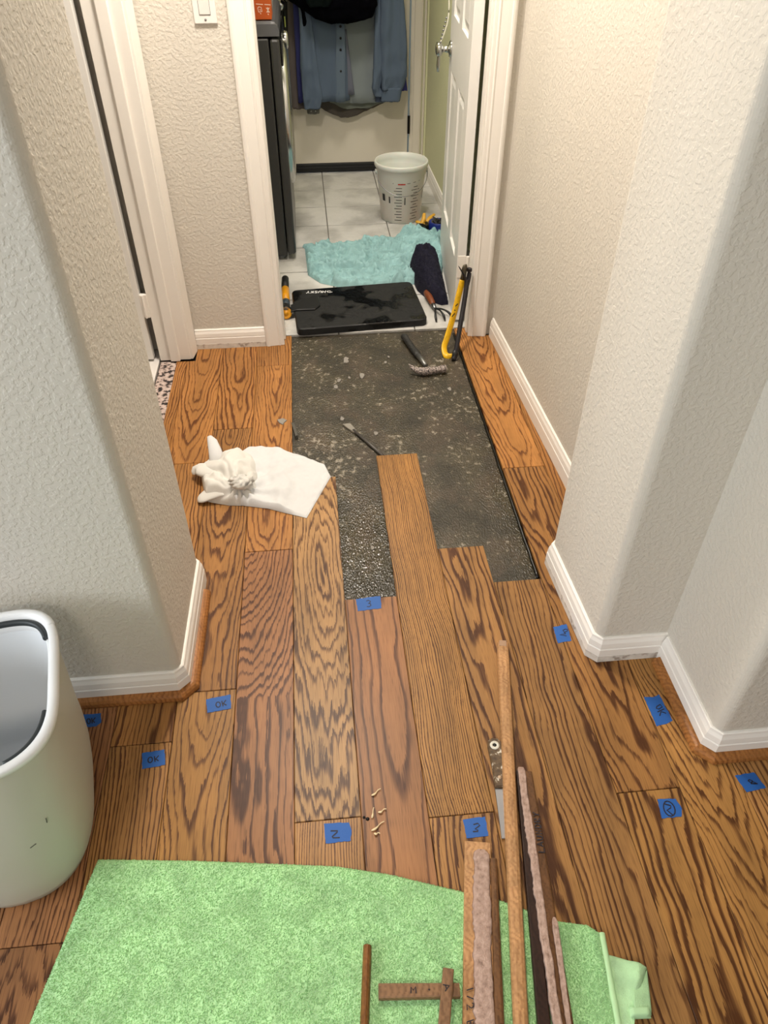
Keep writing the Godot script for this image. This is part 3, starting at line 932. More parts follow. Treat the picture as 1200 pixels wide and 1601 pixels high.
# ---------------------------------------------------------------- laundry things
func dryer() -> void:
	var t := thing("dryer", Vector3(-0.45, 0, -3.94), "dark grey clothes dryer with a lighter top and chrome door ring, left of the laundry", "dryer")
	var body := mat(Color(0.20, 0.20, 0.195), 0.38, 0.1)
	var front := mat(Color(0.22, 0.22, 0.215), 0.3, 0.1)
	var s := mb()
	box(s, Vector3(-0.78, 0.025, -4.28), Vector3(-0.131, 0.938, -3.60), 0.006)
	obj("cabinet", s, body, t)
	s = mb()
	box(s, Vector3(-0.127, 0.03, -4.28), Vector3(-0.087, 0.936, -3.60), 0.01)
	obj("front_panel", s, front, t)
	s = mb()
	var P := [Vector2(-0.78, 0.945), Vector2(-0.085, 0.945), Vector2(-0.085, 0.965), Vector2(-0.089, 0.982), Vector2(-0.10, 0.993), Vector2(-0.115, 0.997), Vector2(-0.78, 0.999)]
	var rings := []
	for zi: Array in [[-4.28, 0.012], [-4.272, 0.0], [-3.608, 0.0], [-3.6, 0.012]]:
		var r := PackedVector3Array()
		for p: Vector2 in P: r.append(Vector3(p.x, minf(p.y, 1.0 - zi[1]), zi[0]))
		rings.append(r)
	loft(s, rings)
	obj("top_lid", s, mat(Color(0.42, 0.42, 0.43), 0.28, 0.5), t, "lighter grey top")
	var bx := Basis(Vector3.BACK, deg_to_rad(-90))   # y to +x
	s = mb(true)
	lathe(s, [Vector2(0.31, -0.002), Vector2(0.31, 0.012), Vector2(0.30, 0.022), Vector2(0.285, 0.026), Vector2(0.265, 0.022), Vector2(0.25, 0.010)], 48, Vector3(-0.088, 0.585, -3.94), bx)
	var ring := obj("door_ring", s, M.chrome, t, "chrome ring of the dryer door")
	s = mb(true)
	lathe(s, [Vector2(0.255, 0.008), Vector2(0.2, 0.018), Vector2(0.1, 0.024), Vector2(0.0, 0.026)], 48, Vector3(-0.088, 0.585, -3.94), bx)
	obj("door_glass", s, mat(Color(0.04, 0.04, 0.05), 0.08), ring)
	s = mb()
	box(s, Vector3(-0.087, 0.83, -4.25), Vector3(-0.078, 0.93, -3.64), 0.004)
	obj("control_panel", s, mat(Color(0.05, 0.05, 0.055), 0.2), t)
	s = mb(true)
	lathe(s, [Vector2(0.0, 0.0), Vector2(0.035, 0.0), Vector2(0.036, 0.02), Vector2(0.03, 0.024), Vector2(0.0, 0.025)], 24, Vector3(-0.079, 0.88, -3.94), bx)
	obj("dial", s, M.chrome, t)
	for x: float in [-0.7, -0.165]:
		for z: float in [-4.22, -3.65]:
			s = mb(true)
			lathe(s, [Vector2(0.0, 0.0), Vector2(0.022, 0.0), Vector2(0.024, 0.008), Vector2(0.012, 0.012), Vector2(0.012, 0.03)], 14, Vector3(x, 0, z))
			obj("foot", s, mat(Color(0.5, 0.5, 0.5), 0.6), t)
	# orange carton on top
	var b := thing("carton", Vector3(-0.25, 0.999, -3.72), "orange cardboard carton with small white symbols standing on the dryer", "box")
	s = mb()
	rbox(s, Vector3(-0.245, 1.09, -3.70), Vector3(0.27, 0.18, 0.16), 0.003)
	obj("carton_body", s, mat(Color(0.72, 0.31, 0.03), 0.55), b)
	s = mb()
	var f := func(p: Vector2) -> Vector3: return Vector3(-0.155 + p.x * 0.04, 1.055 - p.y * 0.035, -3.6199)
	var pr := [[Vector2(-0.35, 0.02), Vector2(0.35, 0.08)], [Vector2(0.5, 0.08), Vector2(1.1, 0.13)], [Vector2(-0.2, 0.4), Vector2(-0.1, 0.3), Vector2(0.15, 0.34), Vector2(0.2, 0.75), Vector2(-0.15, 0.8), Vector2(-0.2, 0.4)], [Vector2(0.0, 0.5), Vector2(0.05, 0.68)], [Vector2(0.65, 0.4), Vector2(0.95, 0.85)], [Vector2(0.95, 0.4), Vector2(0.65, 0.85)], [Vector2(0.8, 0.35), Vector2(0.8, 0.9)], [Vector2(0.0, 0.9), Vector2(0.08, 1.0)], [Vector2(0.75, 1.0), Vector2(0.85, 1.08)]]
	ink(s, pr, 0.0022, f, Vector3.BACK)
	obj("printed_symbols", s, mat(Color(0.93, 0.85, 0.78), 0.6), b, "small white printed symbols")

# hanging cloth as a closed, flattened and pleated tube; rows are [y, x middle, half width, z middle, half depth]
func drape(s: SurfaceTool, rows: Array, sd: int, pleat := 0.006, n := 48, sub := 6, k := 5.0) -> void:
	var nz := noise(1.0, sd, 2)
	var rings := []
	var m := (rows.size() - 1) * sub
	for i in m + 1:
		var t := float(i) / sub
		var a := mini(int(t), rows.size() - 2)
		var f := smoothstep(0.0, 1.0, t - a) * 0.5 + (t - a) * 0.5
		var r := []
		for q in 5: r.append(lerpf(rows[a][q], rows[a + 1][q], f))
		var ring := PackedVector3Array()
		for j in n:
			var th := -TAU * j / n
			var cx := cos(th)
			var sx := sin(th)
			var px: float = r[1] + r[2] * signf(cx) * pow(absf(cx), 0.7)
			var d := pleat * sin(px * 90.0 / k * 3.0 + sd + 2.0 * nz.get_noise_2d(px * 6, r[0] * 2)) + pleat * 1.3 * nz.get_noise_2d(px * 22, r[0] * 9)
			ring.append(Vector3(px + pleat * 0.5 * nz.get_noise_2d(r[0] * 14 + 9, px * 5), r[0] + 0.004 * nz.get_noise_2d(px * 30, 7), r[3] + r[4] * signf(sx) * pow(absf(sx), 0.6) + d))
		rings.append(ring)
	rings.reverse()
	loft(s, rings)

func cloth_mat(c: Color, repeat := 0.03, k := 0.25) -> StandardMaterial3D:
	var m := with_bump(tri_map(mat(c, 0.9), repeat), M.fine, k)
	m.metallic_specular = 0.15
	m.rim_enabled = c.get_luminance() > 0.2
	m.rim = 0.1
	return m

func garments() -> void:
	var G := "clothes hung on the far laundry door"
	var blue := cloth_mat(Color(0.34, 0.39, 0.46))
	var blue2 := cloth_mat(Color(0.29, 0.33, 0.42))
	var grey := cloth_mat(Color(0.50, 0.53, 0.54))
	var taupe := cloth_mat(Color(0.33, 0.31, 0.29))
	var purple := cloth_mat(Color(0.22, 0.23, 0.42))
	var black := cloth_mat(Color(0.014, 0.014, 0.032))
	# front shirt
	var t := thing("shirt", Vector3(0.3, 1.6, -4.84), "slate blue button shirt hanging open with one sleeve to the right", "shirt", G)
	var s := mb(true)
	drape(s, [[1.62, 0.13, 0.07, -4.86, 0.02], [1.0, 0.115, 0.10, -4.85, 0.032], [0.75, 0.135, 0.115, -4.845, 0.03], [0.43, 0.14, 0.125, -4.84, 0.025]], 3)
	obj("left_front", s, blue, t)
	s = mb(true)
	drape(s, [[1.62, 0.45, 0.05, -4.86, 0.02], [1.0, 0.465, 0.045, -4.85, 0.032], [0.7, 0.475, 0.05, -4.845, 0.03], [0.42, 0.475, 0.06, -4.845, 0.025]], 5)
	obj("right_front", s, blue2, t)
	s = mb(true)
	drape(s, [[1.5, 0.47, 0.06, -4.83, 0.03], [0.95, 0.505, 0.062, -4.82, 0.036], [0.7, 0.515, 0.078, -4.815, 0.04], [0.56, 0.52, 0.075, -4.81, 0.04], [0.49, 0.51, 0.062, -4.81, 0.036]], 8, 0.008)
	obj("sleeve", s, blue, t)
	s = mb(true)
	drape(s, [[0.50, 0.51, 0.06, -4.81, 0.036], [0.43, 0.50, 0.056, -4.808, 0.032]], 9, 0.002)
	obj("cuff", s, blue, t)
	s = mb(true)
	drape(s, [[1.0, 0.44, 0.02, -4.825, 0.02], [0.6, 0.432, 0.03, -4.81, 0.028], [0.5, 0.415, 0.026, -4.805, 0.026], [0.455, 0.435, 0.03, -4.805, 0.025]], 12, 0.008)
	obj("sleeve_fold", s, blue, t)
	s = mb(true)
	drape(s, [[1.62, 0.205, 0.018, -4.835, 0.006], [0.75, 0.222, 0.026, -4.816, 0.006], [0.43, 0.208, 0.03, -4.812, 0.006]], 4, 0.0015)
	obj("placket", s, cloth_mat(Color(0.37, 0.42, 0.48)), t)
	for y: float in [0.88, 0.80, 0.745, 0.69, 0.585]:
		s = mb(true)
		lathe(s, [Vector2(0.0065, -0.002), Vector2(0.0065, 0.001), Vector2(0.0045, 0.0022), Vector2(0.0, 0.0014)], 12, Vector3(0.222 - (0.75 - y) * 0.03, y, -4.809), Basis(Vector3.RIGHT, deg_to_rad(90)))
		obj("button", s, M.bronze, t)
	s = mb(true)
	drape(s, [[1.4, 0.03, 0.03, -4.83, 0.02], [0.82, 0.035, 0.034, -4.815, 0.03], [0.6, 0.04, 0.05, -4.81, 0.032], [0.455, 0.05, 0.056, -4.808, 0.03], [0.40, 0.045, 0.045, -4.808, 0.026]], 15, 0.006)
	obj("left_sleeve", s, blue, t)
	# inner pale shirt
	t = thing("shirt", Vector3(0.31, 1.6, -4.88), "pale grey undershirt seen between the fronts of the slate shirt", "shirt", G)
	s = mb(true)
	drape(s, [[1.6, 0.31, 0.10, -4.885, 0.012], [0.9, 0.33, 0.14, -4.88, 0.02], [0.41, 0.34, 0.15, -4.876, 0.018]], 21, 0.004)
	obj("shirt_body", s, grey, t)
	s = mb(true)
	drape(s, [[0.78, 0.246, 0.012, -4.85, 0.01], [0.46, 0.262, 0.032, -4.845, 0.012]], 22, 0.001)
	obj("front_edge", s, cloth_mat(Color(0.40, 0.41, 0.46)), t)
	# tails of the shirts behind
	t = thing("shirt", Vector3(0.25, 1.5, -4.92), "taupe grey shirt whose curved tail hangs below the others", "shirt", G)
	s = mb(true)
	drape(s, [[1.5, 0.26, 0.2, -4.92, 0.012], [0.5, 0.26, 0.23, -4.918, 0.014], [0.40, 0.27, 0.21, -4.915, 0.014], [0.36, 0.25, 0.13, -4.912, 0.012], [0.325, 0.25, 0.04, -4.912, 0.008]], 25, 0.004)
	obj("shirt_body", s, taupe, t)
	s = mb(true)
	drape(s, [[0.55, 0.05, 0.035, -4.87, 0.02], [0.42, 0.05, 0.04, -4.865, 0.022], [0.36, 0.05, 0.036, -4.865, 0.02]], 26, 0.003)
	obj("cuff", s, cloth_mat(Color(0.42, 0.42, 0.40)), t)
	for x: float in [0.035, 0.062]:
		s = mb(true)
		lathe(s, [Vector2(0.005, -0.004), Vector2(0.005, 0.001), Vector2(0.0, 0.002)], 10, Vector3(x, 0.378, -4.842), Basis(Vector3.RIGHT, deg_to_rad(90)))
		obj("button", s, M.chrome, t)
	t = thing("shirt", Vector3(0.3, 1.5, -4.89), "light green grey shirt hem just under the slate shirt", "shirt", G)
	s = mb(true)
	drape(s, [[1.5, 0.29, 0.17, -4.902, 0.01], [0.5, 0.30, 0.19, -4.90, 0.012], [0.41, 0.31, 0.16, -4.897, 0.012], [0.375, 0.31, 0.08, -4.895, 0.010]], 27, 0.003)
	obj("shirt_body", s, cloth_mat(Color(0.45, 0.47, 0.44)), t)
	t = thing("shirt", Vector3(0.3, 1.5, -4.9), "violet blue shirt of which a left strip and a right cuff show", "shirt", G)
	s = mb(true)
	drape(s, [[1.5, 0.02, 0.03, -4.87, 0.02], [0.8, -0.005, 0.026, -4.865, 0.022], [0.42, -0.012, 0.024, -4.865, 0.02]], 31, 0.004)
	obj("left_sleeve", s, purple, t)
	s = mb(true)
	drape(s, [[1.4, 0.52, 0.03, -4.88, 0.015], [0.62, 0.555, 0.03, -4.87, 0.018], [0.47, 0.575, 0.032, -4.868, 0.016]], 33, 0.003)
	obj("right_sleeve", s, cloth_mat(Color(0.27, 0.28, 0.52)), t)
	t = thing("shirt", Vector3(-0.03, 1.4, -4.9), "mauve grey sleeve hanging leftmost behind the slate shirt", "shirt", G)
	s = mb(true)
	drape(s, [[1.4, 0.0, 0.03, -4.905, 0.012], [0.7, -0.035, 0.036, -4.90, 0.014], [0.45, -0.05, 0.044, -4.897, 0.016], [0.38, -0.03, 0.04, -4.897, 0.014]], 35, 0.004)
	obj("sleeve", s, cloth_mat(Color(0.36, 0.33, 0.32)), t)
	# dark jacket bunched over the top
	t = thing("jacket", Vector3(0.2, 0.85, -4.78), "navy black jacket bunched over the tops of the hung shirts", "jacket", G)
	s = mb(true)
	drape(s, [[1.6, 0.2, 0.20, -4.84, 0.05], [1.15, 0.17, 0.255, -4.80, 0.085], [0.98, 0.175, 0.25, -4.79, 0.09], [0.90, 0.21, 0.215, -4.785, 0.08], [0.845, 0.24, 0.155, -4.785, 0.065], [0.82, 0.22, 0.06, -4.785, 0.035]], 41, 0.010, 56, 6, 8.0)
	obj("jacket_body", s, black, t)
	s = mb(true)
	drape(s, [[1.1, 0.10, 0.07, -4.705, 0.02], [0.96, 0.11, 0.085, -4.70, 0.022], [0.905, 0.11, 0.05, -4.70, 0.015]], 43, 0.006)
	obj("pocket_flap", s, cloth_mat(Color(0.05, 0.075, 0.075)), t, "dark green pocket flap")
	s = mb(true)
	tube(s, [Vector3(-0.09, 0.97, -4.79), Vector3(-0.03, 0.93, -4.78), Vector3(0.02, 0.9, -4.78), Vector3(0.028, 0.83, -4.785), Vector3(0.02, 0.76, -4.80)], [0.03, 0.025, 0.02, 0.012, 0.008], 10, 0.6)
	obj("strap", s, black, t)
	# straps slung on the far knob
	t = thing("lanyard", Vector3(-0.095, 0.89, -4.90), "black straps and lanyards slung on the chrome knob of the far door", "lanyard")
	for k in 3:
		s = mb(true)
		var x := -0.108 + 0.014 * k
		tube(s, curve([Vector3(x + 0.01, 0.905, -4.905 + 0.006 * k), Vector3(x - 0.014, 0.84, -4.895), Vector3(x - 0.016 + 0.006 * k, 0.75, -4.90), Vector3(x + 0.004, 0.66 - 0.03 * k, -4.91), Vector3(x + 0.018, 0.76, -4.905), Vector3(x + 0.02, 0.85, -4.90), Vector3(x + 0.014, 0.905, -4.905 + 0.006 * k)], 26), [0.0075], 8, 0.35, true, Vector3.BACK)
		obj("strap", s, mat(Color(0.03, 0.03, 0.035) if k != 1 else Color(0.12, 0.13, 0.12), 0.7), t)
	s = mb()
	rbox(s, Vector3(-0.078, 0.815, -4.885), Vector3(0.006, 0.05, 0.004), 0.001)
	obj("tag", s, mat(Color(0.8, 0.85, 0.45), 0.6), t, "small yellow green tag")
	# cord on the white door's knob
	t = thing("cord", Vector3(0.60, 0.9, -3.54), "white cord with dark beads hanging at the knob of the white laundry door", "cord")
	s = mb(true)
	tube(s, curve([Vector3(0.57, 0.915, -3.535), Vector3(0.585, 0.95, -3.53), Vector3(0.60, 1.0, -3.53), Vector3(0.602, 1.05, -3.53), Vector3(0.598, 1.09, -3.535), Vector3(0.588, 1.105, -3.54)], 20), [0.003], 6)
	obj("string", s, mat(Color(0.85, 0.84, 0.78), 0.8), t)
	for k in 7:
		s = mb(true)
		var c := Vector3(0.573 + 0.0035 * k, 0.925 + 0.014 * k, -3.531)
		lathe(s, [Vector2(0, -0.004), Vector2(0.003, -0.003), Vector2(0.0045, 0), Vector2(0.003, 0.003), Vector2(0, 0.004)], 8, c)
		obj("bead", s, M.steel, t)

func bucket() -> void:
	var c := Vector3(0.49, 0.0, -4.135)
	var t := thing("bucket", c, "translucent white measuring bucket with a wire handle on the laundry tiles", "bucket")
	var pl_ := mat(Color(0.80, 0.81, 0.78), 0.4)
	pl_.subsurf_scatter_enabled = true
	pl_.subsurf_scatter_strength = 0.2
	var r0 := 0.107; var r1 := 0.134; var hh := 0.30
	var s := mb(true)
	var rad := func(y: float) -> float: return lerpf(r0, r1, y / hh)
	lathe(s, [Vector2(0.0, 0.004), Vector2(r0 - 0.006, 0.004), Vector2(r0 - 0.004, 0.0), Vector2(r0, 0.003), Vector2(rad.call(0.23), 0.23), Vector2(rad.call(0.235) + 0.003, 0.235), Vector2(rad.call(0.27) + 0.003, 0.27), Vector2(r1 + 0.006, 0.274), Vector2(r1 + 0.009, 0.28), Vector2(r1 + 0.009, 0.294), Vector2(r1 + 0.005, 0.30), Vector2(r1, 0.298), Vector2(r1 - 0.002, 0.27), Vector2(rad.call(0.25) - 0.003, 0.25), Vector2(rad.call(0.245) - 0.006, 0.245), Vector2(r0 - 0.003, 0.012), Vector2(0.0, 0.010)], 56, c)
	obj("bucket_body", s, pl_, t)
	# printed scale: strokes wrapped on the wall
	var on := func(p: Vector2) -> Vector3:   # x angle in degrees from the camera side, y height
		var a := deg_to_rad(p.x)
		var r: float = rad.call(p.y) + 0.0004
		return c + Vector3(sin(a) * r, p.y, cos(a) * r)
	var dkm := mat(Color(0.14, 0.15, 0.15), 0.6)
	var marks := []
	for k in 12:
		var y := 0.022 + 0.0155 * k
		var l := 18.0 if k % 2 == 0 else 12.0
		var rows := [[Vector2(-24 + (0.0 if k % 2 == 0 else 5.0), y), Vector2(-12, y), Vector2(-4, y)], [Vector2(20 + (0.0 if k % 2 == 0 else 6.0), y + 0.003), Vector2(30, y + 0.003), Vector2(20 + l + 6, y + 0.003)]]
		for q: Array in rows: marks.append([q, 0.0028, Vector3.BACK])
	marks.append([[Vector2(-27, 0.216), Vector2(-5, 0.215), Vector2(12, 0.216), Vector2(28, 0.219), Vector2(44, 0.222)], 0.0022, Vector3.BACK])
	for p: Array in [[-37.0, 0.11, 0.034, 0.008], [4.0, 0.105, 0.038, 0.005], [-56.0, 0.115, 0.036, 0.02], [62.0, 0.12, 0.045, 0.003]]:
		marks.append([[Vector2(p[0], p[1]), Vector2(p[0], p[1] + p[2])], p[3], Vector3(sin(deg_to_rad(p[0])), 0, cos(deg_to_rad(p[0])))])
	for q: Array in marks:
		var dk := mb()
		ink(dk, [q[0]], q[1], on, q[2])
		obj("scale_mark", dk, dkm, t)
	var rd := mb()
	ink(rd, [[Vector2(-14, 0.213), Vector2(-4, 0.2125), Vector2(4, 0.213)]], 0.006, on, Vector3.BACK)
	var inn := func(p: Vector2) -> Vector3:
		var a := deg_to_rad(p.x)
		var r: float = rad.call(p.y) - 0.0046
		return c + Vector3(sin(a) * r, p.y, -cos(a) * r)
	obj("red_print", rd, M.ink_red, t, "red printing")
	for q: Array in [[Vector2(-14, 0.2), Vector2(-8, 0.2)], [Vector2(-6, 0.2), Vector2(-1, 0.2)], [Vector2(6, 0.2), Vector2(11, 0.2)]]:
		rd = mb()
		ink(rd, [q], 0.009, inn, Vector3.BACK)
		obj("red_print", rd, M.ink_red, t, "red printing inside the rim")
	s = mb(true)
	var arcp := []
	for k in 29:
		var a := PI * k / 28.0
		arcp.append(c + Vector3(-cos(a) * 0.137, 0.248 - sin(a) * 0.088, 0.02 + sin(a) * 0.128))
	tube(s, arcp, [0.0018], 6)
	obj("wire_handle", s, M.steel, t)
	for sg: float in [-1.0, 1.0]:
		s = mb()
		rbox(s, c + Vector3(sg * 0.134, 0.25, 0.012), Vector3(0.014, 0.022, 0.022), 0.004)
		obj("handle_lug", s, pl_, t)

func terry(g: Array, nu: int, nv: int, count: int, hgt: float, parent: Node, sd: int, c: Color) -> void:   # loops of pile over a cloth grid
	var s := mb()
	for k in 3:
		var a := TAU * k / 3.0
		var b := TAU * (k + 1) / 3.0
		tri(s, Vector3(cos(a), 0, -sin(a)) * 0.5, Vector3(cos(b), 0, -sin(b)) * 0.5, Vector3(0.25, 1, 0.1))
	s.generate_normals()
	var m := mat(Color.WHITE, 0.95)
	m.vertex_color_use_as_albedo = true
	var mm := MultiMesh.new()
	mm.transform_format = MultiMesh.TRANSFORM_3D
	mm.use_colors = true
	mm.mesh = s.commit()
	mm.mesh.surface_set_material(0, m)
	mm.instance_count = count
	var r := RandomNumberGenerator.new()
	r.seed = sd
	var lc := c.srgb_to_linear()
	for k in count:
		var u := r.randf() * nu
		var v := r.randf() * nv
		var i := mini(int(u), nu - 1)
		var j := mini(int(v), nv - 1)
		var A: Vector3 = g[j * (nu + 1) + i]
		var B: Vector3 = g[j * (nu + 1) + i + 1]
		var C: Vector3 = g[(j + 1) * (nu + 1) + i]
		var p := A + (B - A) * (u - i) + (C - A) * (v - j)
		var up := (C - A).cross(B - A).normalized()
		var f := frame_of((up + Vector3(r.randf_range(-0.6, 0.6), r.randf_range(-0.3, 0.3), r.randf_range(-0.6, 0.6))).normalized(), Vector3(0.9, 0.1, 0.3))
		var q := r.randf_range(0.7, 1.3)
		mm.set_instance_transform(k, Transform3D(Basis(f.x * hgt * 0.85 * q, f.z * hgt * q, f.y * hgt * 0.85 * q), p - up * hgt * 0.25))
		var t := r.randf_range(0.92, 1.07)
		mm.set_instance_color(k, Color(lc.r * t, lc.g * t, lc.b * t))
	var mi := MultiMeshInstance3D.new()
	mi.name = "pile"
	mi.multimesh = mm
	parent.add_child(mi)
	mi.set_meta("kind", "stuff")
	if parent.has_meta("origin"): mi.position = -parent.get_meta("origin")

func terry_mat(c: Color, sd: int, k := 0.6) -> StandardMaterial3D:
	var m := tri_map(mat(Color.WHITE, 0.95), 0.35)
	m.albedo_texture = tones(0.02, sd, 5, [[0.0, c * 0.86], [0.5, c], [1.0, c * 1.1]])
	with_bump(m, bumps(0.25, sd + 1, 2, 5.0, 512), k)
	return m

func laundry_towels() -> void:
	# pale blue towel rumpled on the tiles
	var t := thing("towel", Vector3(0.28, 0, -3.5), "rumpled pale aqua terry towel lying on the laundry tiles", "towel", "towels on the laundry floor")
	var n := noise(1.0, 61, 3)
	var n2 := noise(1.0, 62, 2)
	var s := mb(true)
	var c := Color(0.58, 0.73, 0.735)
	var h := func(u: float, v: float, p: Vector2) -> float:
		var w := Vector2(p.x + 0.06 * n2.get_noise_2d(p.x * 5, p.y * 5), p.y + 0.06 * n2.get_noise_2d(p.x * 5 + 40, p.y * 5))
		var r1 := pow(1.0 - absf(n.get_noise_2d(w.x * 3.0, w.y * 6.0)) * 1.6, 3.0)
		var r2 := pow(1.0 - absf(n.get_noise_2d(w.x * 8.0 + 20, w.y * 11.0)) * 1.7, 3.0)
		var cr := pow(maxf(0.0, 1.0 - absf(n2.get_noise_2d(w.x * 5.5 + 70, w.y * 9.0)) * 2.2), 7.0)
		return 0.020 + 0.034 * maxf(r1, 0) + 0.012 * maxf(r2, 0) - 0.020 * cr + 0.04 * smoothstep(0.5, 0.85, u) * (1.0 - 0.9 * v) + 0.004 * n2.get_noise_2d(p.x * 14, p.y * 14)
	var g := cloth(s, [Vector2(-0.045, -3.745), Vector2(0.08, -3.765), Vector2(0.365, -3.775), Vector2(0.43, -3.80), Vector2(0.505, -3.86), Vector2(0.56, -3.845), Vector2(0.68, -3.775)],
		[Vector2(-0.035, -3.42), Vector2(0.02, -3.325), Vector2(0.1, -3.275), Vector2(0.2, -3.25), Vector2(0.33, -3.255), Vector2(0.455, -3.27), Vector2(0.59, -3.30)], 130, 84, 0.001, 0.028, h)
	obj("towel_cloth", s, terry_mat(c, 71), t)
	terry(g, 130, 84, 40000, 0.0026, t, 5, c)
	s = mb(true)
	cloth(s, [Vector2(-0.06, -3.775), Vector2(0.0, -3.765), Vector2(0.04, -3.76)], [Vector2(-0.005, -3.63), Vector2(0.02, -3.62), Vector2(0.04, -3.61)], 14, 16, 0.001, 0.01, func(u: float, v: float, p: Vector2) -> float: return 0.012 + 0.006 * sin(u * 5))
	obj("turned_corner", s, terry_mat(c * 0.98, 73), t)
	# navy towel bunched against the open door
	t = thing("towel", Vector3(0.54, 0, -3.2), "bunched navy terry towel against the foot of the open white door", "towel", "towels on the laundry floor")
	s = mb(true)
	var n3 := noise(1.0, 65, 3)
	var c2 := Color(0.055, 0.05, 0.14)
	var h2 := func(u: float, v: float, p: Vector2) -> float:
		var b := sin(PI * clampf(u, 0, 1)) * 0.5 + 0.5
		var r1 := 1.0 - absf(n3.get_noise_2d(p.x * 9 + 3, p.y * 8)) * 1.8
		return 0.03 + 0.085 * b * (1.0 - 0.45 * v) * (0.75 + 0.35 * r1) + 0.006 * n3.get_noise_2d(p.x * 30, p.y * 30)
	var g2 := cloth(s, [Vector2(0.448, -3.40), Vector2(0.495, -3.50), Vector2(0.56, -3.52), Vector2(0.606, -3.50)], [Vector2(0.462, -3.20), Vector2(0.505, -3.085), Vector2(0.55, -3.045), Vector2(0.582, -3.05)], 48, 60, 0.001, 0.035, h2)
	obj("towel_cloth", s, terry_mat(c2, 75), t)
	terry(g2, 48, 60, 9000, 0.003, t, 6, c2)

func mat_shape(s: SurfaceTool, pts: Array, y0: float, y1: float, rad: float) -> void:   # slab with round corners
	var o := PackedVector2Array()
	for i in pts.size():
		var p: Vector2 = pts[i]
		var a: Vector2 = (pts[i - 1] - p).normalized()
		var b: Vector2 = (pts[(i + 1) % pts.size()] - p).normalized()
		for k in 7:
			var t := k / 6.0
			var q := (p + a * rad).lerp(p, t).lerp(p.lerp(p + b * rad, t), t)
			o.append(q)
	prism(s, o, y0, y1, 0.004)

